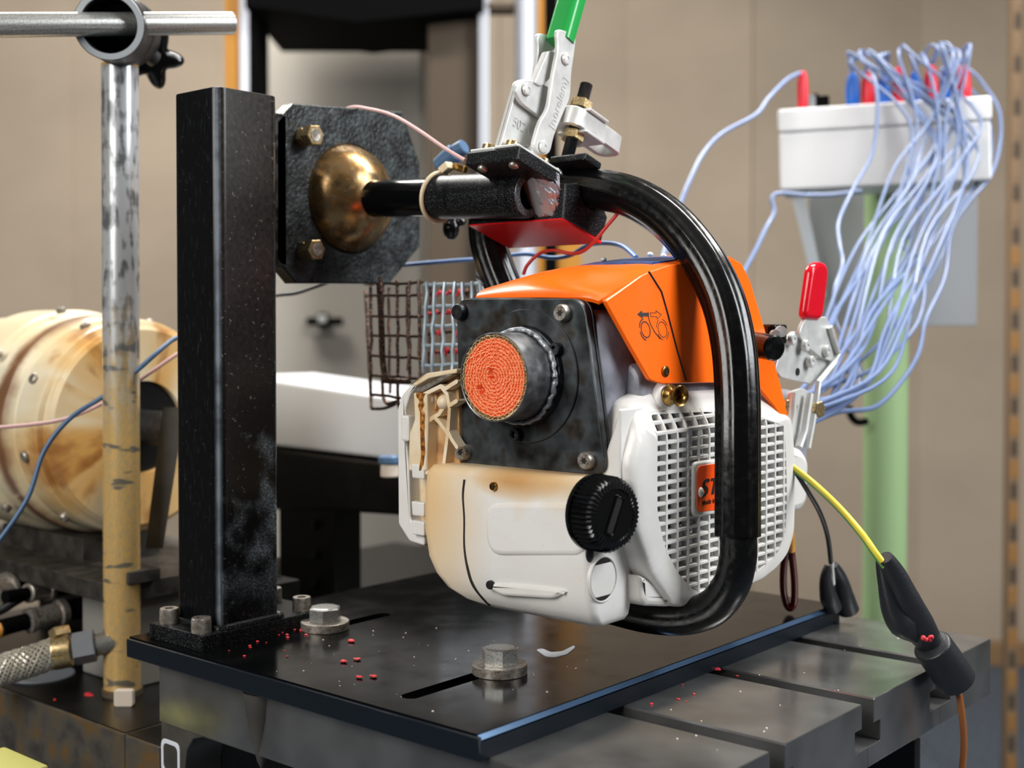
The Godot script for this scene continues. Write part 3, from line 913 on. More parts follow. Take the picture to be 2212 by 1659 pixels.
	lathe(m, [W(3.2, 0), W(7.4, 0), W(7.8, 0.8), W(7.4, 1.6), W(4.8, 4), W(4.6, 6), W(5.0, 8.5), W(7.2, 11), W(7.6, 11.8), W(7.0, 12.4), W(5.2, 11.4), W(3.6, 8), W(3.2, 0)], g, V(1, -0.02, 0.28), 36)
	part("guide_bush", m, M.brass, s, "shiny brass guide bush on the cover", 60)
	m = MB.new()
	prism(m, rnd(PackedVector2Array([W(138.1,80.1), W(153.2,73.7), W(169.4,68.9), W(205.6,55.6), W(218.1,51.8), W(175.3,51.6), W(145.4,57.2), W(139.8,61.4)]), 3), 40, TX(26), 4, 3)
	part("foot", m, M.white_plastic, cover, "", 50)
	torx(V(26,59.7,-170), V(1, 0, 0.1), 3.9, 2.0, s, M.dirty_bolt)

func clip_run(run: Array, poly: PackedVector2Array) -> Array:
	var big := Geometry2D.offset_polygon(poly, 2.5)
	var area: PackedVector2Array = big[0] if big.size() else poly
	var o := []
	for i in run.size() - 1:
		for k in 6:
			var q: Vector3 = run[i].lerp(run[i + 1], k / 6.0)
			if Geometry2D.is_point_in_polygon(W(-q.z, q.y), area): o.append(q)
	var thin := []
	for i in o.size():
		if i % 4 == 0 or i == o.size() - 1: thin.append(o[i])
	return thin

func flat_bar(m: MB, run: Array, w: float, depth: float) -> void:
	var secs := []
	for i in run.size():
		var t: Vector3 = (run[mini(i + 1, run.size() - 1)] - run[maxi(i - 1, 0)]).normalized()
		var out := V(1, 0, 0) - t * t.x
		out = out.normalized()
		var side := t.cross(out)
		var sec := []
		for q in [W(-0.5, -1), W(-0.5, -0.22), W(-0.3, -0.03), W(0.3, -0.03), W(0.5, -0.22), W(0.5, -1)]:
			sec.append(run[i] + side * q.x * w + out * q.y * depth + out * 1.4)
		secs.append(sec)
	loft(m, secs)

func saw_muffler(s: Node3D) -> void:
	var m := MB.new()
	var lv := []
	for e in [[-122.5, 0.0, 7.0], [-124.5, 0.0, 2.0], [-132, 0.0, 0.0], [-154, 0.0, 0.0], [-164, 0.0, 3.0], [-170, 0.0, 10.0]]:
		var ring := []
		for q in inset(ccw(rnd(PackedVector2Array([W(-104, 262), W(-6, 262), W(4, 246), W(7, 222), W(4, 190), W(-2, 160), W(-104, 160)]), 9, 4)), e[2]): ring.append(V(q.x, q.y, e[0]))
		lv.append(ring)
	loft(m, lv)
	var box_ := part("muffler", m, M.grey_plastic, s, "grey muffler casing behind the burnt plate", 55)
	m = MB.new()
	var outline := rnd(PackedVector2Array([W(-125.5,270.9), W(-5.6,269.2), W(13.4,149.5), W(-121.9,144.7)]), 12, 7)
	prism(m, outline, 5.4, TZ(-115), 1.2, 2)
	var plate := part("flange_plate", m, M.burnt_plate, s, "heat-tinted dark steel flange plate", 45)
	m = MB.new()
	prism(m, inset(outline, -0.8), 2.2, TZ(-121.2), 0.6)
	part("gasket", m, M.soot_steel, plate)
	var c := V(-57.6,215,-115)
	m = MB.new()
	lathe(m, [W(0, 0), W(47.6, 0), W(47.6, 1.2), W(47, 1.7), W(0, 1.7)], c, V(0, 0, 1), 72)
	part("flange_disc", m, M.burnt_plate, plate)
	for q in [V(-118.9,260.9,-115), V(-22.1,259.5,-115), V(-115.8,157.2,-115), V(-1.1,158.9,-115)]:
		var top: bool = q.y > 200 and q.x < -80
		torx(q, V(0, 0, 1), 6.0, 6.4, s, M.soot_steel if top else M.dirty_bolt)
	for q in [V(-26.6,234.5,-113), V(-62.8,173.3,-113)]: cap_screw(q, V(0, 0, 1), 4.6, 5.4, s, M.soot_steel)
	# catalyst: steel can with a coiled foil honeycomb
	var z0 := -113.0
	var len := 33.0
	var r := 31.0
	m = MB.new()
	lathe(m, [W(0, 0), W(36, 0), W(35, 3), W(32.5, 4.5), W(0, 5.5)], V(c.x, c.y, z0), V(0, 0, 1), 60)
	part("collar", m, M.soot_steel, s)
	m = MB.new()
	var bead := []
	var nz := fnl(0.09, 77)
	for i in 97:
		var a := TAU * i / 96
		bead.append(V(c.x + cos(a) * 33.0, c.y + sin(a) * 33.0, z0 + 6.2 + nz.get_noise_2d(cos(a) * 60, sin(a) * 60) * 3.2))
	var rad := []
	for i in 97: rad.append(1.9 + 1.0 * nz.get_noise_2d(cos(TAU * i / 96) * 90 + 50, sin(TAU * i / 96) * 90))
	tube(m, PackedVector3Array(bead), rad, 8, false)
	part("weld_bead", m, M.weld, s, "", 70)
	m = MB.new()
	lathe(m, [W(r, 0), W(r, len), W(r - 0.5, len + 0.4), W(r - 1.1, len), W(r - 1.1, len - 20), W(0, len - 20)], V(c.x, c.y, z0), V(0, 0, 1), 72)
	var can := part("catalyst_can", m, M.can_steel, s, "bare steel catalyst can")
	var cold := MB.new(); var hot := MB.new()
	var zf := z0 + len - 0.8
	var holes := [W(c.x - 2.5, c.y + 3), W(c.x - 12.5, c.y - 8.5)]
	var ring := 0
	var rr := 29.6
	while rr > 1.2:
		var target := cold if rr > 27.2 else hot
		var cells := maxi(8, int(TAU * rr / 4.5))
		var steps := cells * 4
		var prev_in := Vector3.ZERO; var prev_out := Vector3.ZERO; var prev_ok := false
		for i in steps + 1:
			var a := TAU * i / steps
			var ph := fposmod(float(i) / 4.0, 1.0)
			var zig := absf(ph - 0.5) * 2.0
			var wob := nz.get_noise_3d(cos(a) * rr * 3.0, sin(a) * rr * 3.0, ring * 5.0)
			var ra := rr + wob * 0.7
			var p_flat := V(c.x + cos(a) * ra, c.y + sin(a) * ra, zf + wob * 1.4)
			var p_zig := V(c.x + cos(a) * (ra - zig * 2.35), c.y + sin(a) * (ra - zig * 2.35), zf - 0.2 + nz.get_noise_3d(cos(a) * rr * 6.0, sin(a) * rr * 6.0, rr * 9.0) * 2.4)
			var ok := true
			for h in holes:
				var dd: Vector2 = W(p_zig.x, p_zig.y) - h
				if W(dd.x * 1.5 + dd.y * 0.6, dd.y * 0.8).length() < 3.0: ok = false
			if i and ok and prev_ok:
				var dn := V(0, 0, -7)
				var inw := 1.0 - 0.55 / maxf(ra, 1.0)
				var cc := V(c.x, c.y, 0)
				for pair in [[prev_in, p_flat], [prev_out, p_zig]]:
					var e0: Vector3 = pair[0]; var e1: Vector3 = pair[1]
					var f0 := V(c.x + (e0.x - c.x) * inw, c.y + (e0.y - c.y) * inw, e0.z); var f1 := V(c.x + (e1.x - c.x) * inw, c.y + (e1.y - c.y) * inw, e1.z)
					target.quad(e0, e1, f1, f0)
					target.quad(e0, e0 + dn, e1 + dn, e1)
					target.quad(f0, f1, f1 + dn, f0 + dn)
			prev_in = p_flat; prev_out = p_zig; prev_ok = ok
		rr -= 2.5; ring += 1
	var h1 := part("honeycomb", cold, M.foil_cool, can, "tan outer rings of coiled foil", 10)
	h1.set_meta("kind", "stuff")
	var h2 := part("honeycomb", hot, M.foil_hot, can, "glowing orange coiled foil", 10)
	h2.set_meta("kind", "stuff")
	m = MB.new()
	lathe(m, [W(0, 0), W(25, 0), W(25, 1), W(0, 1)], V(c.x, c.y, zf - 6.4), V(0, 0, 1), 40)
	part("core", m, M.core_hot, can)

func hood_x(y: float) -> float: return 25.0 - (y - 205.0) * 0.19

func saw_hood(s: Node3D) -> void:
	# front and top: rows of points from the lower lip over the crest to the back
	var lip := [V(-117, 271.5, -127), V(-92, 271.5, -124), V(-60, 271.2, -122), V(-30, 270.6, -121), V(-8, 270, -120), V(7, 267.5, -114)]
	var r1 := [V(-117, 275, -130), V(-92, 277, -128), V(-60, 278, -127), V(-30, 277, -126), V(-8, 275, -126), V(9, 271, -121)]
	var r2 := [V(-116, 279, -138), V(-92, 283, -140), V(-60, 285, -142), V(-30, 284, -143), V(-8, 280, -143), V(9.5, 276, -133)]
	var r3 := [V(-114, 283, -156), V(-90, 289, -160), V(-60, 292, -164), V(-30, 292, -167), V(-8, 291, -169), V(9, 288, -172)]
	var r4 := [V(-106, 288, -176), V(-86, 294, -184), V(-58, 297, -192), V(-30, 297, -196), V(-10, 296.5, -196), V(7, 294, -198)]
	var r5 := [V(-92, 296, -230), V(-78, 300, -232), V(-56, 302, -234), V(-30, 302, -236), V(-10, 302, -236), V(6, 299, -236)]
	var r6 := [V(-84, 301, -268), V(-74, 304.5, -270), V(-54, 305, -272), V(-30, 305, -272), V(-10, 305, -272), V(5, 302, -272)]
	var r7 := [V(-82, 300, -296), V(-72, 304, -298), V(-54, 305, -298), V(-30, 305, -298), V(-10, 305, -298), V(4, 302, -300)]
	var r8 := [V(-80, 270, -318), V(-72, 272, -322), V(-54, 272, -324), V(-30, 272, -324), V(-10, 272, -324), V(8, 272, -322)]
	var r9 := [V(-80, 190, -338), V(-72, 190, -340), V(-54, 190, -342), V(-30, 190, -342), V(-10, 190, -342), V(20, 190, -340)]
	var rows := []
	for r in [lip, r1, r2, r3, r4, r5, r6, r7, r8, r9]: rows.append(curve(r, 3))
	# smooth down the columns as well
	var dense := []
	for j in rows[0].size():
		var c := []
		for r in rows: c.append(r[j])
		dense.append(curve(c, 3))
	var m := MB.new()
	shell(m, dense, V(0, -2.5, -1.2))
	var hood := part("hood", m, M.orange_plastic, s, "orange plastic engine hood", 28)
	# side that faces the table end
	m = MB.new()
	var side := rnd(PackedVector2Array([W(114, 267.5), W(126, 272), W(160, 285.5), W(172, 289), W(198, 294.5), W(240, 300), W(290, 303), W(303, 300), W(312, 286), W(322, 250), W(333, 205), W(337, 178), W(333, 171), W(318, 187), W(298, 203), W(236, 208.5), W(166, 210), W(152, 213), W(134, 238)]), 2, 2)
	var from := m.p.size()
	prism(m, side, 3.0, TX(0), 0.6, 1)
	for i in range(from, m.p.size()):
		m.p[i].x += hood_x(m.p[i].y)
	var flank := part("hood_side", m, M.orange_plastic, hood, "", 30)
	m = MB.new()
	var sm := []
	for q in [W(171, 289), W(183, 275), W(186, 262), W(191, 235), W(196.5, 211.5)]: sm.append(V(hood_x(q.y) + 0.15, q.y, -q.x))
	tube(m, PackedVector3Array(sm), 0.75, 6)
	part("seam", m, M.ink, flank)
	torx(V(hood_x(218) + 0.2, 218.5, -171.5), V(1, 0, 0), 4.0, 1.4, s, M.brass)
	# front inner wall of the hood, above the muffler
	m = MB.new()
	prism(m, PackedVector2Array([W(-112, 271), W(6, 268), W(10, 240), W(-112, 240)]), 3, TZ(-150))
	part("inner_wall", m, M.dark_inside, hood)
	# decal on the top
	m = MB.new()
	var dec := [[V(-70, 295.6, -186), V(-30, 298.0, -190), V(-4, 296.8, -194)], [V(-66, 299.4, -206), V(-30, 300.6, -210), V(-2, 299.2, -214)], [V(-62, 303.6, -240), V(-30, 304.2, -244), V(-2, 303, -246)], [V(-60, 306.4, -276), V(-30, 306.4, -280), V(-4, 306, -282)]]
	shell(m, dec, V(0, -2.2, 0))
	part("decal", m, M.blue_decal, hood, "worn blue sticker with pale edge")
	for q in [V(-52, 307.5, -262), V(-36, 306.5, -272), V(-46, 306.5, -272), V(-6, 305.5, -228), V(-64, 302, -216)]:
		m = MB.new()
		ball(m, q, 2.6, 14, V(1, 0.7, 1))
		part("screw", m, M.zinc, hood, "", 80)
	# printed choke symbol: arrows, bent flap lines and two rings
	var t := TX(hood_x(250) + 0.25) * Transform3D(Basis(), V(162.5, 251, 0))
	t = t * Transform3D(Basis(Vector3.UP, 0.0), Vector3.ZERO)
	m = MB.new()
	for arrow in [[-1.0, 0.0], [1.0, 1.0]]:
		var pts := PackedVector2Array([W(1, -1), W(7, -1), W(7, -2.6), W(12, 0.4), W(7, 3.2), W(7, 1.6), W(1, 1.6)])
		for i in pts.size(): pts[i] = W(pts[i].x * arrow[0] * 1.25 + 1, pts[i].y + 7.2)
		if arrow[1] < 0.5: prism(m, pts, 0.3, t)
		else:
			for i in pts.size(): stroke(m, t, pts[i], pts[(i + 1) % pts.size()], 0.4)
	var flap := [W(0, 9), W(-0.6, 5), W(0.4, 1), W(4, -4.5), W(9.5, -9.5)]
	for i in 4: stroke(m, t, flap[i], flap[i + 1], 0.75)
	for ring in [[-6.5, 0.8], [14.5, 0.45]]:
		for rad in [5.6, 7.6]:
			for i in 28:
				if rad > 6 and (i % 14) in [0, 1, 6, 7, 8, 13] and ring[0] > 0: continue
				if rad > 6 and ring[0] < 0 and i % 7 in [0, 6]: continue
				if rad > 6 and ring[0] < 0 and (i < 7 or i > 20): continue
				var a: Vector2 = W(ring[0], -3.0) + W(cos(TAU * i / 28), sin(TAU * i / 28)) * rad * W(0.95, 0.98)
				var b: Vector2 = W(ring[0], -3.0) + W(cos(TAU * (i + 1) / 28), sin(TAU * (i + 1) / 28)) * rad * W(0.95, 0.98)
				stroke(m, t, a, b, ring[1])
	for i in range(m.p.size()): m.p[i].x = hood_x(m.p[i].y) + 0.2 + (m.p[i].x - t.origin.x)
	part("choke_symbol", m, M.ink, flank, "printed choke symbol with two arrows and two rings")

func stroke(m: MB, t: Transform3D, a: Vector2, b: Vector2, w: float) -> void:
	var d := (b - a).normalized()
	var n := W(-d.y, d.x) * w / 2
	var e := d * w * 0.4
	prism(m, PackedVector2Array([a + n - e, a - n - e, b - n + e, b + n + e]), 0.3, t)

func saw_handle(s: Node3D) -> void:
	var pts := [V(-186.6,268.1,-250), V(-199.8,296.1,-247), V(-208.3,324.2,-244), V(-205.5,349.8,-242), V(-186.7,363.1,-241), V(-155.2,365.2,-240), V(-123.3,364,-240), V(-88,359.7,-240), V(-50.8,350,-237), V(-15.1,330.9,-233), V(16.3,302.5,-227), V(37.6,272.1,-222), V(50.9,238.6,-216), V(57.4,202.6,-211), V(60.9,167,-206), V(62.8,131.4,-203), V(64.1,103,-201)]
	var m := MB.new()
	tube(m, curve(pts, 6), 16.0, 66, true, 11, 0.42)
	var h := part("handle_grip", m, M.rubber_grip, s, "black ribbed rubber grip of the wrap handle", 25)
	m = MB.new()
	tube(m, curve([V(64.5,112.2,-201), V(64.9,100.8,-201), V(65.2,88,-200), V(60.6,68.9,-199), V(48.1,52.2,-198), V(32.1,43.6,-196), V(15,40.1,-192), V(-4.3,40.3,-186), V(-24.2,43.9,-178), V(-45.7,48.6,-168), V(-66.4,51.9,-160)], 8), 13.2, 32)
	part("handle_tube", m, M.black_tube, s, "bare black lower bend of the handle", 40)
	m = MB.new()
	ball(m, V(15.5,52.9,-190), 6, 12)
	part("handle_bracket", m, M.black_plastic, s)
# ------------------------------------------------------------------ slotted machine table, plate and bolts
func table() -> void:
	var s := thing("slotted_table", "grey steel machine table with level T-slots across its top, under the black plate", "machine table", V(-100, -300, -260))
	var top := -16.0
	var runs := [[-4.0, -128.0], [-147.0, -259.0], [-278.0, -390.0], [-409.0, -508.0]]
	for k in runs.size():
		var a: float = runs[k][0]; var b: float = runs[k][1]
		var prof := PackedVector2Array()
		# one land between two slots, undercut below so that each slot is T-shaped
		var left := 0.0 if k == 0 else 11.0
		var right := 0.0 if k == 3 else 11.0
		prof.append_array([W(-a + 1.2, top), W(-b - 1.2, top), W(-b, top - 1.2), W(-b, top - 18)])
		if right > 0: prof.append_array([W(-b - right, top - 18), W(-b - right, top - 33), W(-b + 9.6, top - 33)])
		prof.append(W(-b + (9.6 if right > 0 else 0.0), top - 48))
		prof.append(W(-a - (9.4 if left > 0 else 0.0), top - 48))
		if left > 0: prof.append_array([W(-a - 9.4, top - 33), W(-a + left, top - 33), W(-a + left, top - 18)])
		prof.append_array([W(-a, top - 18), W(-a, top - 1.2)])
		var m := MB.new()
		prism(m, prof, 476, TX(131), 0.5, 1)
		part("table_land", m, M.table_top, s, "", 20)
	# apron under the front edge with its rounded opening
	var m := MB.new()
	var ap := PackedVector2Array([W(-345, -17), W(118, -17), W(118, -300), W(90, -300), W(90, -64), W(-290, -66), W(-302, -70), W(-310, -80), W(-313, -94), W(-313, -300), W(-345, -300)])
	prism(m, ap, 34, TZ(-5), 1.5)
	part("apron", m, M.cast_steel, s)
	m = MB.new()
	box(m, V(-336, -160, -270), V(18, 284, 440), 2)
	part("side_wall", m, M.cast_steel, s)
	m = MB.new()
	box(m, V(-120, -180, -270), V(20, 240, 440), 2)
	part("side_wall", m, M.cast_steel, s)
	m = MB.new()
	box(m, V(-110, -190, -430), V(420, 200, 12), 1)
	part("inner_wall", m, M.machine_black, s)
	m = MB.new()
	lathe(m, [W(0, 0), W(3, 6), W(11, 40), W(13, 58), W(0, 58)], V(-222, -76, -8), V(0, 1, 0), 32)
	part("cutter_mark", m, M.cast_steel, s, "", 60)
	m = MB.new()
	var ang := PackedFloat32Array()
	for i in 40: ang.append(TAU * i / 40)
	plate_hole(m, rays_out(rrect(0, 0, 25, 28, 5), Vector2.ZERO, ang), rays_out(rrect(0, 0, 19, 21, 4), Vector2.ZERO, ang), 1.0, Transform3D(Basis(), V(-331.5, -91, -4.2)), 0.4)
	part("scraped_ring", m, M.white_paint, s, "pale scraped square outline")

func mounting_plate() -> void:
	var s := thing("mounting_plate", "glossy black flat steel plate with two slots, bolted onto the slotted table", "steel plate", V(-186, -16, -240))
	var m := MB.new()
	# top sheet in strips round the two slots
	var xs := [-376.0, -284.0, -270.0, -93.0, -79.0, 2.5]
	var z0 := 3.0; var z1 := -480.0
	var h := 16.0
	for k in 5:
		var w: float = xs[k + 1] - xs[k]
		var cx: float = (xs[k] + xs[k + 1]) / 2
		if k == 1: 
			slab(m, cx, w, z0, -104, h); slab(m, cx, w, -190, z1, h)
		elif k == 3:
			slab(m, cx, w, z0, -21, h); slab(m, cx, w, -122, z1, h)
		else: slab(m, cx, w, z0, z1, h)
	for e in [[xs[1], -104.0, -190.0], [xs[3], -21.0, -122.0]]:   # rounded slot ends
		for side in [[e[1], -1.0], [e[2], 1.0]]:
			for q in 2:
				var from := m.p.size()
				var poly := PackedVector2Array()
				var cx: float = e[0] + 7.0
				var sx := -1.0 if q == 0 else 1.0
				poly.append(W(cx + sx * 7, -side[0]))
				for i in 7:
					var a := PI / 2 * i / 6
					poly.append(W(cx + sx * 7 * cos(a), -(side[0] + side[1] * 7 * (1.0 - sin(a)))))
				prism(m, poly, h, TY(0))
	part("sheet", m, M.black_gloss, s, "", 20)
	# rims: side chamfer coloured blue for the light it reflects, dark flanks
	m = MB.new()
	prism(m, PackedVector2Array([W(-3, 0), W(480, 0), W(480, -4.2), W(-3, -4.2)]), 4.0, TX(5.6))
	for i in m.p.size():
		if m.p[i].y > -1 and m.p[i].x > 4: m.p[i].y = -3.0
	part("edge_chamfer", m, M.plate_chamfer, s, "chamfer on the side edge with reflected light in its blue colour")
	m = MB.new()
	prism(m, PackedVector2Array([W(-3, -3.0), W(480, -3.0), W(480, -16), W(-3, -16)]), 3.0, TX(5.6), 0.3)
	part("edge_flank", m, M.plate_edge, s)
	m = MB.new()
	prism(m, PackedVector2Array([W(-376, -1.2), W(5.6, -1.2), W(5.6, -16), W(-376, -16)]), 3, TZ(6), 1.0)
	part("edge_flank", m, M.plate_edge, s)
	# big clamping bolts with thick washers
	for b in [["hex_bolt", V(-78, 0, -110), "hexagon bolt on a thick washer in the black plate, under the engine", 0.35], ["hex_bolt", V(-276, 0, -117), "hexagon bolt on a thick washer beside the foot of the square post", 0.2]]:
		var t := thing(b[0], b[2], "bolt", b[1])
		m = MB.new()
		lathe(m, [W(7, 0), W(19.6, 0), W(20, 0.5), W(20, 6.5), W(19.4, 7), W(7, 7), W(7, 0)], b[1], V(0, 1, 0), 48)
		part("washer", m, M.dirty_bolt, t)
		m = MB.new()
		lathe(m, [W(0, 0), W(11.2, 0), W(11.2, 11.2), W(10, 11.8), W(0, 11.8)], b[1] + V(0, 7, 0), V(0, 1, 0), 40)
		hex_head(m, b[1] + V(0, 7.2, 0), V(0, 1, 0), 23.6, 11, b[3])
		part("head", m, M.bolt_steel, t)
		m = MB.new()
		cyl(m, b[1] + V(0, -30, 0), b[1] + V(0, 7, 0), 6.2, 20)
		part("shank", m, M.dark_steel, t)

func slab(m: MB, cx: float, w: float, z0: float, z1: float, h: float) -> void:
	prism(m, PackedVector2Array([W(cx - w / 2, -z0), W(cx + w / 2, -z0), W(cx + w / 2, -z1), W(cx - w / 2, -z1)]), h, TY(0))

func bench() -> void:
	var s := thing("side_bench", "rusty dark steel bench slab beside the machine table, carrying the rod stand", "bench", V(-640, -300, -400))
	var m := MB.new()
	box(m, V(-372, -193, -405), V(50, 214, 800), 1.5); box(m, V(-649, -193, -405), V(503, 214, 800), 1.5)
	part("slab", m, M.rusty_steel, s)
	m = MB.new()
	box(m, V(-649, -86, -405), V(500, 1.6, 796), 0.4); box(m, V(-372, -86, -405), V(47, 1.6, 796), 0.4)
	part("top_sheet", m, M.machine_black, s, "oily dark top")

# ------------------------------------------------------------------ square post, ball joint, clamp
func post() -> void:
	var s := thing("square_post", "scuffed black square steel post standing on a screwed foot plate", "post", V(-326, 0, -56))
	var m := MB.new()
	prism(m, rrect(-326, 57, 60, 62, 9, 6), 425, TY(437), 1.2)
	map_uv(m, func(q: Vector3): return W((q.x - q.z + 340.0) / 240.0, 1.0 - q.y / 440.0))
	var n1 := fnl(6.0, 3, 5); var n2 := fnl(40.0, 8, 3); var n3 := fnl(22.0, 14, 4)
	var pic := picture(512, 1024, func(u: float, v: float) -> Color:
		var c := Color8(11, 12, 14)
		var sp := n2.get_noise_2d(u * 1.0, v * 1.9)
		if u > 0.30:
			var w := (u - 0.30) / 0.25
			c = c.lerp(Color8(46, 41, 36), clampf(0.75 + n3.get_noise_2d(u * 2.0, v * 3.0) * 0.5, 0.0, 1.0) * clampf(1.1 - v * 1.2, 0.0, 1.0))
			if sp > 0.54: c = c.lerp(Color8(130, 128, 116), 0.5)
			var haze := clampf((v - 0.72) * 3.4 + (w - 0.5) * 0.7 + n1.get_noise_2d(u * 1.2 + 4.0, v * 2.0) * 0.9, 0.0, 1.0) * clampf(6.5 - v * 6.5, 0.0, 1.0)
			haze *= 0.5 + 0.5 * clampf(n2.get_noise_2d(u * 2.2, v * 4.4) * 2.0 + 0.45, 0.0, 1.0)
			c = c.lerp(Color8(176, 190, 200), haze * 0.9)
		else:
			var st := clampf(n3.get_noise_2d(u * 4.0, v * 0.9) * 2.0 - 0.55, 0.0, 1.0)
			c = c.lerp(Color8(66, 76, 86), st * 0.6)
			if sp > 0.64: c = c.lerp(Color8(100, 104, 108), 0.4)
		var worn := clampf(1.0 - absf(u - 0.288) / 0.022, 0.0, 1.0)  # pale band paints the rounded corner's highlight into the colour
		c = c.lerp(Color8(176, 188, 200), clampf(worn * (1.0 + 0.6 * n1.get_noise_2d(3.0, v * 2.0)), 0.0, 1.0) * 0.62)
		return c)
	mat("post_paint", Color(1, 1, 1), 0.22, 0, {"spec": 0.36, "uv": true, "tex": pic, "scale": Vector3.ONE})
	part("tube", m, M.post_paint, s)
	m = MB.new()
	prism(m, PackedVector2Array([W(-361, 6), W(-291, 6), W(-291, 134), W(-361, 134)]), 12, TY(12), 1.6)
	var foot := part("foot_plate", m, M.black_specked, s)
	m = MB.new()
	var wr := []
	for i in 41:
		var q := rrect(-326, 57, 62, 64, 6, 9)[i % 40]
		wr.append(V(q.x, 12.6 + 0.6 * sin(i * 2.1), -q.y))
	tube(m, PackedVector3Array(wr), 3.2, 8, false)
	part("weld_bead", m, M.black_specked, foot)
	for q in [V(-350, 12, -17), V(-303, 12, -14), V(-302, 12, -114), V(-350, 12, -122)]:
		cap_screw(q, V(0, 1, 0), 7.6, 11.5, s, M.dirty_bolt, 48)
	# octagonal bracket with the socket for the ball
	m = MB.new()
	box(m, V(-342, 366, -104), V(24, 130, 40), 2)
	part("spacer", m, M.black_paint, s)
	m = MB.new()
	var oct := PackedVector2Array([W(112.5,423.5), W(131.1,441.2), W(261.3,450.8), W(284.5,405.2), W(284.3,326.3), W(244.1,289.7), W(132.9,287.3), W(111.9,307.1)])
	var ang := angles_for(oct, W(196, 364.5), 64)
	var circ := PackedVector2Array()
	for a in ang: circ.append(W(196, 364.5) + Vector2.from_angle(a) * 48.5)
	plate_hole(m, rays_out(oct, W(196, 364.5), ang), circ, 15, TX(-330), 1.2)
	var br := part("bracket_plate", m, M.black_rough_cast, s, "rough black octagonal bracket plate", 20)
	m = MB.new()
	lathe(m, [W(0, -16), W(50, -16), W(50, -13), W(0, -13)], V(-330, 364.5, -196), V(1, 0, 0), 48)
	part("socket_back", m, M.machine_black, br)
	for q in [V(-330, 413.5, -141), V(-330, 316, -142)]:
		m = MB.new()
		hex_head(m, q, V(1, 0.0, 0), 15.5, 7, 0.3); hex_head(m, q + V(7, 0, 0), V(1, 0, 0), 16.5, 10, 0.1)
		var nut := part("nut", m, M.yellow_zinc, s)
		m = MB.new()
		lathe(m, [W(0, 0), W(5.4, 0), W(5.4, 0.5), W(4.4, 0.6), W(3.6, 0.2), W(0, 0.2)], q + V(17, 0, 0), V(1, 0, 0), 24)
		part("stud", m, M.dirty_bolt, nut)

func arm_and_clamp() -> void:
	var c0 := V(-346, 365, -196)
	var d := (V(-121, 353.6, -194.5) - c0).normalized()
	var s := thing("ball_arm", "bronze ball joint with a black round arm holding the engine handle", "support arm", V(-300, 330, -195))
	var m := MB.new()
	ball(m, c0, 50.5, 64)
	part("ball", m, M.bronze_ball, s, "worn bronze ball", 60)
	m = MB.new()
	cyl(m, c0 + d * 40, c0 + d * 140, 16.3, 40, 1.5)
	part("rod", m, M.black_gloss, s)
	m = MB.new()
	lathe(m, [W(11, 0), W(18.3, 0), W(18.3, 101), W(17.4, 102), W(12, 102), W(11, 101), W(11, 30), W(11, 0)], c0 + d * 123.5, d, 44)
	part("sleeve", m, M.black_specked, s, "black sleeve with an open bored end")
	m = MB.new()
	lathe(m, [W(11.4, 101.6), W(17.6, 101.6), W(17.2, 102.6), W(11.8, 102.6), W(11.4, 101.6)], c0 + d * 123.5, d, 44)
	part("sleeve_face", m, M.worn_black, s, "worn pale end face of the sleeve")
	# saddle block, tilted, with a rounded seat for the handle tube
	m = MB.new()
	var prof := PackedVector2Array([W(204.4,361.7), W(220.9,364.2)])
	var hc := W(240, 361)
	for i in 9:
		var a := PI * (1.02 + 0.74 * i / 8.0)
		prof.append(hc + Vector2.from_angle(a) * 16.8)
	prof.append_array([W(259.8,338.7), W(251.7,319.5), W(201.5,334.2)])
	prism(m, prof, 98, TX(-92), 1.4)
	var blk := part("saddle_block", m, M.black_specked, s, "", 20)
	m = MB.new()
	prism(m, PackedVector2Array([W(200.4,334.5), W(251.7,319.1), W(250.4,317.2), W(199.8,333.3)]), 98, TX(-92))  # red light thrown back by the orange hood, given as surface colour
	part("underside", m, M.red_bounce, blk, "underside of the saddle with red bounce from the hood in its colour")
	m = MB.new()
	var wn := fnl(0.11, 5)
	var wa := V(-112,379.7,-179.9); var wb := V(-97,369.1,-202.6); var wc := V(-97,334.9,-207.9); var wd := V(-110,337.1,-198)
	var rows := []
	for i in 15:
		var f := i / 14.0
		var row := []
		for j in 11:
			var u := j / 10.0
			var q := wa.lerp(wd, f).lerp(wb.lerp(wc, f), u)
			var edge := sin(PI * u) * sin(PI * clampf(f, 0.04, 0.96))
			row.append(q + V(1.0, 0.3, 0.5) * (edge * 3.5 + 2.2 * wn.get_noise_2d(u * 60.0, f * 90.0) + 0.7 * sin(f * 26.0 + 5.0 * (u - 0.5) * (u - 0.5) * 4.0)))
		rows.append(row)
	shell(m, rows, V(-16, -2, -9))
	part("weld_bead", m, M.weld, s, "silvery weld bead", 60)
	toggle_clamp()
	m = MB.new()
	var loop := []
	var rc := c0 + d * 126
	var rx := V(0.30, 1, 0.0).normalized()
	for i in 33: loop.append(rc + (V(0.16, 1, 0) * cos(TAU * i / 32) + V(0, 0, 1) * sin(TAU * i / 32)) * 20.2)
	tube(m, PackedVector3Array(loop), 1.9, 8, false)
	var tie := thing("cable_tie", "pale nylon cable tie looped round the black arm", "cable tie", rc + V(0, -20, 0))
	part("loop", m, M.nylon, tie)
	m = MB.new()
	box(m, rc + V(6, 24, -3), V(11, 7, 9), 1.2, Basis(Vector3.BACK, 0.5))
	part("head", m, M.nylon, tie)
	m = MB.new()
	box(m, rc + V(17, 24, -8), V(14, 6, 5), 1, Basis(Vector3.BACK, -0.3))
	part("tail", m, M.brass, tie)

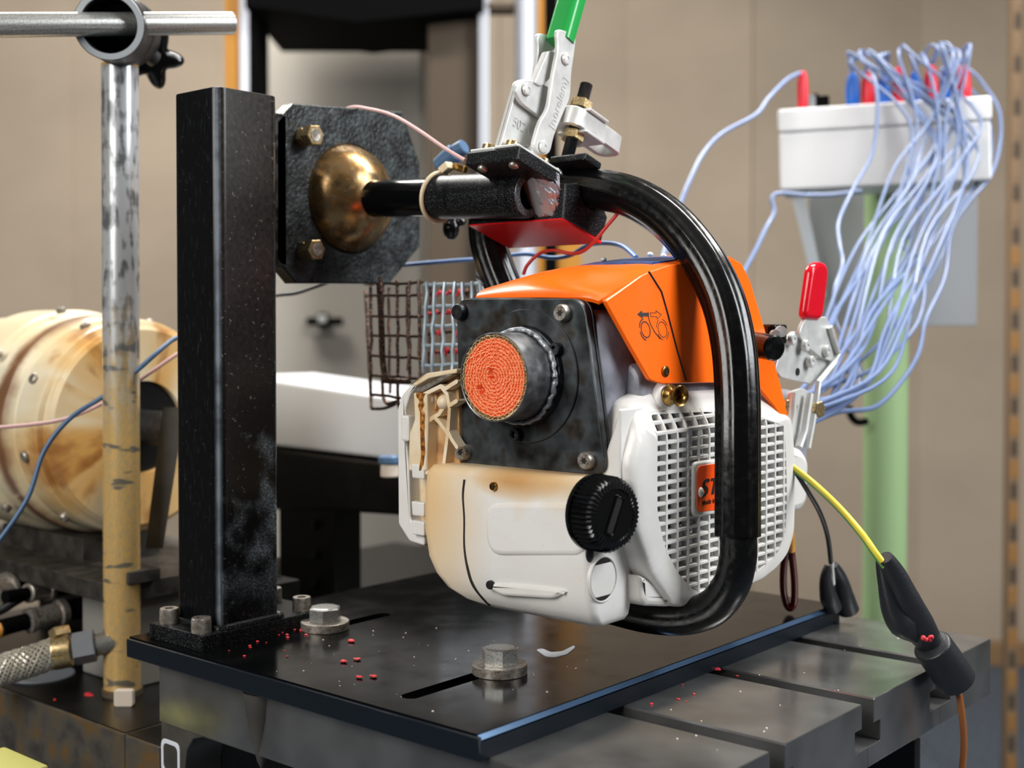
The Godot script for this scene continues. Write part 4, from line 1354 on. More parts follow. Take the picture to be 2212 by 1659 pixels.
func toggle_clamp() -> void:
	var O := V(-125, 386, -157.5)
	var kb := Basis(Vector3.RIGHT, deg_to_rad(-17))
	var s := thing("toggle_clamp", "zinc-plated toggle clamp with a green handle, bolted over the black arm", "toggle clamp", O + V(0, -12, -20))
	var m := MB.new()
	box(m, O + kb * V(0, -5.6, -25), V(54, 11, 52), 1.2, kb)
	part("pad", m, M.black_specked, s)
	m = MB.new()
	for q in [V(-14, -14, -6), V(18, -14, -6), V(-14, -14, -44)]:
		m = MB.new()
		cyl(m, O + kb * q, O + kb * (q + V(0, 5, 0)), 4, 16, 0.8)
		part("stud", m, M.dirty_bolt, s)
	m = MB.new()
	box(m, O + kb * V(-13, 1.4, -25), V(25, 2.6, 50), 1.0, kb); box(m, O + kb * V(12.5, 1.4, -26), V(24, 2.6, 54), 1.0, kb)
	part("flange", m, M.zinc, s)
	var cheek := rnd(PackedVector2Array([W(161.5,387.8), W(183.5,441), W(190.9,444.9), W(202.3,445.5), W(224.5,442.1), W(211.6,416.7), W(206.3,394.4)]), 3)
	m = MB.new(); prism(m, cheek, 2.6, TX(-122.6), 0.7)
	var face := part("cheek", m, M.zinc, s)
	m = MB.new(); prism(m, cheek, 2.6, TX(-126.0), 0.7)
	part("cheek", m, M.zinc, s)
	m = MB.new()
	lettering(m, "502-08", 7.6, 0.5, TX(-122.2) * Transform3D(Basis(Vector3.BACK, -0.30), W3(W(190.8,406))), 0.9)
	part("embossed_number", m, M.zinc, face)
	m = MB.new()
	prism(m, rnd(PackedVector2Array([W(173.7,432.4), W(179.2,440.3), W(192.7,444.1), W(218.2,440.8), W(221.8,432.1), W(211.2,413.4), W(180.4,424)]), 5), 3.2, TX(-117.6), 0.8)
	part("link", m, M.zinc, s)
	var arm := rnd(PackedVector2Array([W(184.7,389.8), W(193.2,410.2), W(203.5,420.9), W(209.9,448.6), W(216.9,472), W(213.9,486.4), W(240.3,485.9), W(237.3,470.2), W(233.1,452.1), W(232.5,434.6), W(216.4,410.1), W(210.5,399.5), W(205.9,385.6), W(193.2,384.3)]), 7)
	m = MB.new(); prism(m, arm, 3.2, TX(-109), 0.9)
	var fa := part("arm", m, M.zinc, s)
	m = MB.new(); prism(m, arm, 3.2, TX(-129), 0.9)
	part("arm", m, M.zinc, s)
	m = MB.new()
	lettering(m, "[norelem]", 7.0, 0.4, TX(-108.8) * Transform3D(Basis(Vector3.BACK, 1.16), W3(W(217,427.9))), 1.1)
	part("embossed_name", m, M.zinc, fa)
	m = MB.new()
	prism(m, rnd(PackedVector2Array([W(195,441.2), W(212.3,469.3), W(221.7,470.1), W(218.2,450), W(203.6,439.5)]), 3), 6, TX(-116), 0.8)
	part("inner_link", m, M.zinc, s)
	for q in [V(-108.6,463.9,-225.4), V(-117,435.1,-186.5), V(-108.6,390.8,-196.8)]:
		m = MB.new()
		lathe(m, [W(0, 0), W(5, 0), W(5, 1.2), W(4.4, 2.2), W(1.6, 2.4), W(1.2, 1.9), W(0, 1.9)], q, V(1, 0, 0), 28)
		part("rivet", m, M.zinc, s)
	# green dipped handle
	var g0 := V(-119,487.1,-233.8); var g1 := V(-119,521.3,-248.3)
	var gd := (g1 - g0).normalized()
	m = MB.new()
	prism(m, rrect(0, 0, 23, 15, 5, 4), 120, fr(g0 + gd * 112, gd, V(0, 0.4, -1)), 6, 3)
	part("grip", m, M.green_grip, s, "green dipped plastic grip", 45)
	# loop arm and spindle
	var ew := kb * V(0, 0, -1); var eu := kb * V(0, 1, 0)
	var lc := V(-110,417.1,-260.5)
	m = MB.new()
	var ang := PackedFloat32Array()
	for i in 48: ang.append(TAU * i / 48 + 0.02)
	var tl := Transform3D(Basis(Vector3.RIGHT, ew, eu), lc)
	plate_hole(m, rays_out(rrect(0, 0, 24, 70, 9, 5), Vector2.ZERO, ang), rays_out(rrect(0, 0, 14, 60, 5, 4), Vector2.ZERO, ang), 15, tl, 1.0)
	part("loop_arm", m, M.zinc, s)
	m = MB.new()
	box(m, lc + eu * 1.6 - ew * 8, V(29, 2.6, 27), 0.9, kb); box(m, lc - eu * 17 - ew * 8, V(29, 2.6, 27), 0.9, kb)
	part("flanged_washer", m, M.zinc, s)
	var s0 := V(-110,447.7,-254.7); var s1 := V(-110,383.6,-228.5)
	m = MB.new()
	var prof := [W(0, 0)]
	var L := s0.distance_to(s1)
	var k := 0.0
	while k < L:
		prof.append(W(4.5, k)); prof.append(W(5.2, k + 0.6)); k += 1.2
	prof.append(W(0, L))
	lathe(m, prof, s1, s0 - s1, 24)
	part("spindle", m, M.threaded, s, "black threaded spindle", 20)
	var sd := (s0 - s1).normalized()
	for q in [lc + eu * 3.0, lc - eu * 25.5]:
		var on: Vector3 = s1 + sd * (q - s1).dot(sd)
		m = MB.new(); hex_head(m, on, sd, 16, 7.5, 0.4)
		part("nut", m, M.yellow_zinc, s)
	m = MB.new()
	box(m, s1 - sd * 3.5 + V(10, 0, 0), V(36, 6, 22), 1.5, kb)
	part("jaw", m, M.black_specked, s)
	for q in [V(-16, 2.6, -10), V(9, 2.6, -9), V(12, 2.6, -44), V(-16, 2.6, -44)]:
		m = MB.new()
		lathe(m, [W(0, 0), W(5.2, 0), W(5.2, 6.2), W(4.4, 7), W(0, 7)], O + kb * q, eu, 24)
		part("screw", m, M.yellow_zinc, s)

func W3(q: Vector2) -> Vector3: return Vector3(q.x, q.y, 0)
# ------------------------------------------------------------------ rod stand on the left
func rod_stand() -> void:
	var foot := V(-499.1,-86,-67.9)
	var topp := V(-499,486.9,-69.9)
	var s := thing("rod_stand", "tall stained steel rod with a ring clamp and a level cross bar on top", "rod stand", foot)
	var m := MB.new()
	tube(m, PackedVector3Array([foot + V(0, -6, 0), foot.lerp(topp, 0.33), foot.lerp(topp, 0.66), topp]), 16.4, 40)
	var n1 := fnl(3.0, 21, 3); var n2 := fnl(30.0, 22, 3); var n3 := fnl(9.0, 23, 3)
	var pic := picture(128, 1024, func(u: float, v: float) -> Color:
		var cx := cos(u * TAU); var sx := sin(u * TAU)
		var band := n2.get_noise_3d(cx * 0.012, sx * 0.012, v * 1.2)
		var blot := n3.get_noise_3d(cx * 0.25, sx * 0.25, v * 2.0)
		var fine := n2.get_noise_3d(cx * 0.5, sx * 0.5, v * 3.0)
		var c := Color8(196, 198, 200).lerp(Color8(96, 98, 100), clampf(blot * 1.6 + band * 0.9 + 0.1, 0.0, 0.85))
		var rust := clampf((0.62 - v) * 5.0 + blot * 0.5, 0.0, 1.0)
		var ochre := Color8(240, 192, 112).lerp(Color8(200, 180, 140), clampf(fine * 1.2 + 0.4, 0.0, 1.0))
		if band > 0.30: ochre = ochre.lerp(Color8(92, 96, 100), clampf((band - 0.30) * 5.0, 0.0, 0.75))
		return c.lerp(ochre, rust))
	mat("rod_steel", Color(1, 1, 1), 0.26, 0.4, {"uv": true, "tex": pic, "scale": Vector3(1, 99.4 / foot.distance_to(topp), 1)})
	part("rod", m, M.rod_steel, s, "rod, bright above and ochre-stained below")
	m = MB.new()
	lathe(m, [W(0, 0), W(18, 0), W(18, 6), W(16.5, 7), W(0, 7)], foot, V(0, 1, 0), 32)
	part("foot_collar", m, M.rusty_steel, s)
	# ring clamp
	var a := V(-437.4,504.4,-20.5); var b := V(-510.6,519.6,-84.7)
	var ax := (a - b).normalized()
	var L := a.distance_to(b)
	m = MB.new()
	lathe(m, [W(0, 0), W(27, 0), W(31, 3), W(31, L * 0.45), W(29.3, L * 0.48), W(29.3, L - 1), W(28.6, L), W(23.6, L), W(23, L - 1), W(23, L * 0.35), W(0, L * 0.35)], b, ax, 56)
	part("ring_clamp", m, M.dark_steel, s, "thick open steel ring clamp")
	m = MB.new()
	lathe(m, [W(23.4, 0), W(28.8, 0), W(28.4, 0.8), W(23.8, 0.8), W(23.4, 0)], a, ax, 56)
	part("ring_face", m, M.ring_steel, s, "pale worn end face of the ring")
	m = MB.new()
	var star := PackedVector2Array()
	for i in 60: star.append(Vector2.from_angle(TAU * i / 60) * (23.0 + 6.5 * cos(5 * TAU * i / 60)))
	var kp := V(-501.6,498.3,-107.6)
	prism(m, star, 20, fr(kp, V(0.9, -0.35, 0.35)), 6, 3, true)
	part("star_knob", m, M.black_plastic, s, "black star knob", 50)
	m = MB.new()
	cyl(m, V(-497.6,509.3,-85), kp, 8, 16)
	part("knob_stem", m, M.dark_steel, s)
	var c0 := V(-422.2,524.6,-136.8); var c1 := V(-463,493.5,62.3)
	m = MB.new()
	cyl(m, c0, c0 + (c1 - c0) * 1.7, 10.0, 32, 0.8)
	part("cross_bar", m, M.bolt_steel, s, "scratched level steel cross bar")
	var w := MB.new()
	var q := V(-462.5,-84,-45.6)
	prism(w, rrect(0, 0, 17, 15, 2.5), 6, Transform3D(room_basis(), q + V(0, 6, 0)), 1)
	single("wooden_wedge", w, M.pale_chip, "small pale wooden wedge against the foot of the stained rod", "wedge")

func motor() -> void:
	var y0 := 150.0; var z0 := -146.6
	var s := thing("brake_motor", "stained cream electric brake motor drum lying behind the rod and the square post", "motor", V(-700, 30, z0))
	var prof := [W(0, -330), W(70, -330), W(96, -318), W(108, -300), W(111, -240), W(111, -196), W(116.5, -190), W(118, -186), W(118, -120), W(116, -116), W(112, -112), W(112, -66), W(108, -62), W(104, -60), W(104, -50), W(108, -48), W(108, -16), W(106, -12), W(101, -10), W(101, -2), W(97, 2), W(60, 4), W(46, 4), W(46, -20), W(0, -20)]
	var m := MB.new()
	lathe(m, prof, V(-585, y0, z0), V(1, 0, 0), 96)
	var total := 0.0
	for i in prof.size() - 1: total += prof[i].distance_to(prof[i + 1])
	var n1 := fnl(2.2, 51, 4); var n2 := fnl(7.0, 52, 4)
	var pic := picture(512, 512, func(u: float, v: float) -> Color:
		var cx := cos(u * TAU); var sx := sin(u * TAU)
		var k := n1.get_noise_3d(cx * 0.5, sx * 0.5, v * 0.6); var f := n2.get_noise_3d(cx * 0.4, sx * 0.4, v * 1.4)
		var c := Color8(230, 220, 194).lerp(Color8(218, 198, 156), clampf(k * 1.0 + 0.4, 0.0, 1.0))
		var band := clampf(1.0 - absf(v - 0.625) / 0.035, 0.0, 1.0)
		c = c.lerp(Color8(104, 62, 34), clampf(band * 1.6 + f * 0.5 - 0.3, 0.0, 1.0) * 0.85)
		var low := clampf((v - 0.64) * 8.0, 0.0, 1.0)
		c = c.lerp(Color8(214, 164, 92), low * clampf(0.55 + k, 0.0, 1.0))
		c = c.lerp(Color8(140, 86, 40), low * clampf(f * 1.1 + k * 0.8 - 0.2, 0.0, 0.7))
		return c)
	mat("motor_paint", Color(1, 1, 1), 0.34, 0, {"uv": true, "tex": pic, "scale": Vector3(1, 100.0 / total, 1), "coat": 0.3})
	part("drum", m, M.motor_paint, s, "cream drum with brown oil stains", 30)
	m = MB.new()
	lathe(m, [W(0, -4), W(45, -4), W(45, -2), W(0, -2)], V(-585, y0, z0), V(1, 0, 0), 40)
	part("bore", m, M.machine_black, s)
	m = MB.new()
	cyl(m, V(-590, y0, z0), V(-470, y0, z0), 17, 28)
	part("shaft", m, M.dark_steel, s)
	for k in 9:
		var a := deg_to_rad(12.0 + 40.0 * k)
		for ring in [[-690.0, 118.0, 5.0], [-618.0, 107.0, 5.4]]:
			var out := V(0, cos(a + ring[1]), sin(a + ring[1]))
			m = MB.new()
			lathe(m, [W(0, -1), W(ring[2], -1), W(ring[2], 4), W(ring[2] * 0.8, 5), W(2, 5), W(1.8, 3.5), W(0, 3.5)], V(ring[0], y0, z0) + out * ring[1], out, 18)
			part("screw", m, M.dirty_bolt, s)
	m = MB.new()
	var st := [[V(-494.8,166.1,-110.1), V(-483,170.5,-120.3), V(-495.3,46.2,-106.1), V(-504.8,46.2,-97.9)]]
	var quad_ := []
	var dd := V(-12, 0, 14)
	loft(m, [[V(-499.2,174.5,-113.1), V(-483.4,174.5,-126.7), V(-504.5,172.9,-141.5), V(-520.6,172.9,-127.6)], [V(-509.8,42.3,-100.1), V(-497.2,42.3,-110.9), V(-518.6,37.9,-125.3), V(-531.4,37.9,-114.4)]])
	part("strut", m, M.cast_steel, s, "grey flat strut", 20)
	m = MB.new()
	box(m, V(-700, 8, -150), V(420, 18, 190), 1.5); box(m, V(-700, 26, -146), V(160, 26, 90), 1.5)
	box(m, V(-500, 23, -80), V(40, 12, 34), 1.5)
	part("base_slab", m, M.dark_slab, s)
	m = MB.new()
	box(m, V(-650, -44, -210), V(380, 84, 70), 1.5)
	part("base_block", m, M.machine_black, s)

func left_things() -> void:
	# grey housing with a dark strip, under the motor slab
	var s := thing("grey_housing", "plain grey metal housing under the motor slab, behind the stained rod", "housing", V(-520, -86, -120))
	var m := MB.new()
	var bb := Basis(Vector3.UP, 0.0)
	box(m, V(-548, -36, -118), V(88, 98, 70), 2, bb)
	part("body", m, M.grey_box, s)
	m = MB.new()
	prism(m, rrect(0, 0, 50, 15, 1), 2, Transform3D(bb, V(-545, -3, -82)), 0.4)
	part("strip", m, M.frame_black, s)
	# cable connectors
	var spec := [[V(-635.2,-36.2,-49.7), V(-635.5,-33.9,-89), 13.0, "ribbed metal cable connector with blue and orange leads under the motor slab"], [V(-640.3,-10.3,-52.7), V(-646.3,-11.8,-80.4), 10.0, "smaller metal cable connector above the ribbed one under the motor slab"], [V(-667,-13.9,-29.7), V(-671.7,-9.9,-52.2), 16.0, "big brown metal cable connector at the edge of the picture under the motor slab"]]
	for q in spec:
		var c := thing("cable_connector", q[3], "connector", q[0] + V(0, -q[2], 0))
		var d: Vector3 = (q[1] - q[0])
		var h := d.length(); var r: float = q[2]
		m = MB.new()
		lathe(m, [W(0, 0), W(r * 0.8, 0), W(r * 0.95, 1), W(r * 0.95, h * 0.16), W(r * 0.86, h * 0.18), W(r * 0.86, h * 0.8), W(r * 1.08, h * 0.83), W(r * 1.08, h), W(0, h)], q[0], d, 32)
		part("shell", m, M.dirty_bolt, c)
		m = MB.new()
		cyl(m, q[1], q[1] + d.normalized() * 30, r * 0.8, 20)
		part("socket", m, M.frame_black, c)
		m = MB.new()
		cyl(m, q[0] - d.normalized() * 26, q[0], r * 0.62, 20)
		part("sleeve", m, M.frame_black, c)
	m = MB.new()
	tube(m, curve([V(-632.6,-36.4,-45.4), V(-643.4,-39.5,-36), V(-660.4,-41.3,-21.4)], 5), 3.6, 8)
	single("cable", m, M.cable_blue, "short blue lead entering the ribbed metal connector", "cable")
	m = MB.new()
	tube(m, curve([V(-637.2,-38.1,-30.8), V(-645.9,-42.1,-23.2), V(-659.4,-46.5,-11.6)], 5), 8.5, 10)
	single("cable", m, M.ochre_paint, "short thick orange lead beside the blue one at the ribbed connector", "cable")
	m = MB.new()
	tube(m, curve([V(-640.3,-11.2,-52.7), V(-649.8,-18.4,-44.3), V(-660,-26.5,-35.4), V(-673.6,-31.9,-23.5)], 5), 5, 10)
	single("cable", m, M.cable_black, "dark cable leaving the smaller metal connector", "cable")
	# braided hose with its fitting
	var h := thing("braided_hose", "braided steel hose ending in a hexagon fitting beside the stained rod", "hose", V(-636.5,-86,-75.2))
	m = MB.new()
	var hp := curve([V(-568.2,-61.5,38.5), V(-554.4,-55.5,19.9), V(-540.4,-49.4,1.2), V(-526.9,-42.4,-17.1)], 8)
	tube(m, hp, 12.5, 24)
	part("core", m, M.frame_black, h)
	var br := MB.new()
	for dirn in [1.0, -1.0]:
		for k in 14:
			var line := PackedVector3Array()
			for i in 60:
				var t := i / 59.0
				var fi := t * (hp.size() - 1)
				var q: Vector3 = hp[int(fi)].lerp(hp[mini(int(fi) + 1, hp.size() - 1)], fi - int(fi))
				var tn := (hp[hp.size() - 1] - hp[0]).normalized()
				var x := tn.cross(Vector3.UP).normalized(); var y := x.cross(tn)
				var a: float = TAU * k / 14.0 + dirn * t * 7.5
				line.append(q + (x * cos(a) + y * sin(a)) * (12.9 + 0.5 * sin(i * 1.9 + k * PI)))
			tube(br, line, 1.35, 4)
	var brp := part("braid", br, M.braid, h, "pale woven braid", 60)
	brp.set_meta("kind", "stuff")
	var f0 := V(-528.1,-43.2,-16.1); var f1 := V(-500.4,-36.3,-55.8)
	var fd := (f1 - f0).normalized()
	m = MB.new()
	lathe(m, [W(0, 0), W(14.5, 0), W(15, 1), W(15, 15), W(14, 16), W(0, 16)], f0, fd, 36)
	box(m, f0 + fd * 8 + V(-4, 17, 0), V(12, 9, 16), 1.5, Basis(Vector3.BACK, 0.5))
	part("hose_clip", m, M.yellow_zinc, h)
	m = MB.new()
	hex_head(m, f0 + fd * 18, fd, 25, 19, 0.3)
	part("hex_fitting", m, M.grey_plain, h)
	m = MB.new()
	var tp := [W(0, 0)]
	for k in 14: tp.append_array([W(9.3, k * 2.0), W(10.4, k * 2.0 + 1.0)])
	tp.append(W(0, 29))
	lathe(m, tp, f0 + fd * 37, fd, 28)
	part("thread", m, M.bolt_steel, h)
	m = MB.new()
	lathe(m, [W(0, 0), W(30, 0), W(30, 1.2), W(29, 2.0), W(0, 2.0)], V(-609.9,-85,-51.5), V(0, 1, 0), 56)
	single("round_disc", m, M.grey_plain, "flat grey disc lying on the bench under the braided hose", "disc")
	m = MB.new()
	cyl(m, V(-514.4,-51.3,-106.5), V(-515.3,6.9,-107.5), 10, 16)
	single("pipe", m, M.dark_steel, "thin dark upright pipe between the stained rod and the black plate corner", "pipe")
	m = MB.new()
	box(m, V(-433.3,-104,75.7), V(70, 20, 30), 3)
	single("yellow_block", m, M.yellow_plain, "yellowish block just showing at the lower corner below the bench edge", "block")

# ------------------------------------------------------------------ wire mesh basket behind the burnt plate
func basket() -> void:
	var s := thing("wire_basket", "bent wire mesh guard with brown and zinc wires and red sealant beside the burnt plate", "wire guard", V(-150, 200, -260))
	var n := fnl(0.05, 9, 2)
	var jog := func(a: Vector3, b: Vector3, k: float) -> PackedVector3Array:
		var o := PackedVector3Array()
		for i in 9:
			var q := a.lerp(b, i / 8.0)
			o.append(q + V(n.get_noise_2d(i * 7.0, k * 50.0) * 1.3, n.get_noise_2d(i * 7.0 + 300.0, k * 50.0) * 0.9, 0.7 * sin(i * 2.6 + k)))
		return o
	var k := 0.0
	# rust-brown part
	for e in [[V(-382.5,284.7,-262), V(-373.8,170.7,-262)], [V(-361.9,287.5,-250), V(-361.6,185.8,-250)], [V(-340.7,290.5,-246), V(-342.2,187.5,-246)], [V(-318.5,292.4,-243), V(-318.2,174,-243)], [V(-302,292.4,-241), V(-301.1,197.6,-241)], [V(-287,292,-239), V(-285.5,204.4,-239)], [V(-378.9,288.8,-290), V(-377.9,184.6,-290)], [V(-353.3,289.2,-290), V(-352.2,207.8,-290)]]:
		var m := MB.new()
		tube(m, jog.call(e[0], e[1], k), 1.6, 7)
		part("wire", m, M.mesh_rust, s); k += 1.0
	for y in [614, 639, 683, 724, 768, 811, 852]:
		var m := MB.new()
		var a := V(0, 0, 0)
		var yy := float(y)
		var f := (yy - 614.0) / 238.0
		var p0 := (V(-382.5,290.9,-262)).lerp(V(-375.7,184.9,-262), f); var p1 := (V(-361.2,290.1,-250)).lerp(V(-361.6,185.8,-250), f); var p2 := (V(-283.9,288.2,-240)).lerp(V(-312.7,187.9,-240), f if f > 0.9 else 0.0)
		p2 = V(p2.x, p1.y - 1.0, -240)
		var run: PackedVector3Array = jog.call(p1, p2, k)
		run.insert(0, p0)
		tube(m, run, 1.5, 7)
		part("wire", m, M.mesh_rust, s); k += 1.0
	var m2 := MB.new()
	tube(m2, curve([V(-331.5,295.8,-232), V(-330.3,278,-232), V(-328.6,252.4,-232), V(-327.4,222.7,-232), V(-323.8,203.6,-232), V(-320.2,200.7,-232), V(-292.6,200.7,-232)], 5), 3.0, 10)
	part("rod", m2, M.mesh_rust, s, "thick rusty bent rod")
	m2 = MB.new()
	tube(m2, curve([V(-373.8,171.1,-262), V(-356.5,172.3,-262), V(-340.2,177.3,-262)], 4), 1.6, 7); tube(m2, curve([V(-351.7,186.9,-255), V(-345.4,177.5,-255), V(-331.7,180.6,-255)], 4), 1.8, 7)
	part("wire", m2, M.mesh_rust, s)
	# zinc part nearer the plate
	for x in [[922, 922], [940, 936], [961, 958], [982, 980], [1001, 1000], [1020, 1020], [1036, 1038]]:
		var m := MB.new()
		var u := (float(x[0]) - 922.0) / 114.0
		var t0 := (V(-266.4,289.2,-228)).lerp(V(-201.8,288.4,-226), u); var t1 := (V(-271.1,208.8,-228)).lerp(V(-200.8,210.5,-226), u)
		tube(m, jog.call(t0, t1, k), 1.75, 8)
		part("wire", m, M.mesh_zinc, s); k += 1.0
	for y in [612, 661, 704, 746, 790]:
		var f := (float(y) - 612.0) / 178.0
		var m := MB.new()
		tube(m, jog.call((V(-272.9,287.3,-230)).lerp(V(-274.2,215.3,-230), f), (V(-200.4,286.5,-228)).lerp(V(-200.5,218.4,-228), f), k), 1.6, 8)
		part("wire", m, M.mesh_zinc, s); k += 1.0
	# inner grid with red sealant and dark stray wires
	for x in 4:
		var m := MB.new()
		var u := x / 3.0
		tube(m, jog.call((V(-294.9,288.6,-262)).lerp(V(-248.7,287.6,-262), u), (V(-296.2,214.1,-262)).lerp(V(-249.9,215,-262), u), k), 1.6, 7)
		part("wire", m, M.mesh_rust, s); k += 1.0
	for y in 4:
		var f := y / 3.0
		var m := MB.new()
		var a := (V(-295.3,279.6,-260)).lerp(V(-295.5,226.1,-260), f); var b := (V(-235.8,280.3,-260)).lerp(V(-243.6,228.4,-260), f)
		tube(m, jog.call(a, b, k), 1.6, 7)
		part("wire", m, M.mesh_rust, s); k += 1.0
		m = MB.new()
		for i in 14:
			if y == 1 and i > 8: continue
			var q := a.lerp(b, (i + 0.5) / 14.0)
			if rng.randf() < 0.3: continue
			ball(m, q + V(0, rng.randf_range(-2, 2), 1), rng.randf_range(1.2, 2.8), 8, V(1.3, rng.randf_range(0.7, 1.4), 0.9))
		part("sealant", m, M.red_chip, s, "red sealant smeared on the wires", 70)
	for i in 9:
		var m := MB.new()
		tube(m, curve([V(-238 + i * 9, 296 - i * 6, -262), V(-216 + i * 8, 268 - i * 9, -284), V(-196 + i * 6, 240 - i * 4, -290 - i * 2), V(-150 + i * 2, 246 - i * 5, -288)], 5), 1.7, 7)
		part("stray_wire", m, M.cable_black, s)

# ------------------------------------------------------------------ red-handled clamp behind the engine
func rear_clamp() -> void:
	var s := thing("toggle_clamp", "toggle clamp with a red dipped handle behind the engine, in front of the pale cables", "toggle clamp", V(20,152.4,-377.7))
	var m := MB.new()
	prism(m, rnd(PackedVector2Array([W(349.1,236.4), W(369.3,246.8), W(385.3,242.9), W(391.9,235.2), W(407,224), W(436,226.7), W(440.4,219.4), W(412.2,205.8), W(398.9,201.5), W(347.8,208.6), W(337.1,215.6)]), 4), 3, TX(18), 0.8)
	part("base_plate", m, M.zinc, s)
	m = MB.new()
	prism(m, rnd(PackedVector2Array([W(382.4,257.6), W(419.8,258.6), W(424.2,251.5), W(439.2,228.3), W(433.2,219.6), W(407.5,224.1), W(384.3,233.7), W(369.7,243), W(373.6,250.7)]), 4), 3, TX(22), 0.8)
	part("handle_plate", m, M.zinc, s)
	m = MB.new()
	prism(m, rnd(PackedVector2Array([W(375.2,256), W(387.7,300.5), W(400,304.9), W(413.5,303.8), W(417.8,296.2), W(407.3,255.3)]), 8, 5), 9, TX(25), 4, 4, true)
	part("grip", m, M.red_grip, s, "glossy red dipped grip", 60)
	for q in [V(22,239.7,-358.7), V(24,234.2,-378), V(24,229.5,-415.3), V(22,220.9,-390.9)]:
		m = MB.new()
		lathe(m, [W(0, -2), W(5, -2), W(5, 1.2), W(4.4, 2), W(1.8, 2.1), W(1.4, 1.4), W(0, 1.4)], q, V(1, 0, 0), 22)
		part("rivet", m, M.zinc, s)
	m = MB.new()
	cyl(m, V(17,212.7,-374.7), V(17,212.7,-374.7) + V(1.6, 0, 0), 3.2, 16)
	part("hole", m, M.ink, s)
	m = MB.new()
	tube(m, PackedVector3Array([V(24,249.9,-420.2), V(24,226.8,-436), V(24,218.9,-429.2), V(24,203.2,-400.5), V(24,190.9,-397.3), V(24,169.2,-390.1), V(24,149.2,-382.2)]), 2.6, 8)
	part("link", m, M.zinc, s)
	m = MB.new()
	prism(m, rnd(PackedVector2Array([W(360.7,196.9), W(381.4,199.2), W(391.2,195.7), W(391.4,182.6), W(381.9,156.1), W(372.3,149.8), W(353.3,152.7)]), 3), 3, TX(20), 0.7)
	part("channel", m, M.zinc, s)
	m = MB.new()
	tube(m, PackedVector3Array([V(26,196.5,-354.8), V(26,177.1,-351.8), V(26,153.6,-344.3)]), 3.0, 8); tube(m, PackedVector3Array([V(26,194.7,-381.9), V(26,164.6,-372.5), V(26,151.5,-363.1)]), 3.0, 8)
	part("channel_edge", m, M.zinc, s)
	m = MB.new()
	hex_head(m, V(20,180.6,-398.6), V(1, 0, 0.2), 13, 8, 0.2)
	part("nut", m, M.yellow_zinc, s)
	m = MB.new()
	hex_head(m, V(12,183.5,-363.7), V(1, 0, 0.2), 15, 8, 0.2)
	part("nut", m, M.yellow_zinc, s)
	m = MB.new()
	box(m, V(14,243.9,-342.5), V(14, 16, 20), 2)
	part("jaw", m, M.black_plastic, s)
	m = MB.new()
	cyl(m, V(8,243.8,-350.3), V(34,244.1,-309.2), 3.5, 12); cyl(m, V(20,246.2,-340.7), V(32,246.2,-321.7), 4.5, 12)
	part("screw", m, M.zinc, s)
	m = MB.new()
	cyl(m, V(20,236.1,-300.9), V(44,233.6,-289.7), 10, 28, 1.2)
	part("stub", m, M.black_tube, s, "black round stub")

func cable(m: MB, pts: Array, r: float, material: Material, label: String, group := "", per := 7) -> MeshInstance3D:
	tube(m, curve(pts, per), r, 9)
	return single("cable", m, material, label, "cable", group, 60)

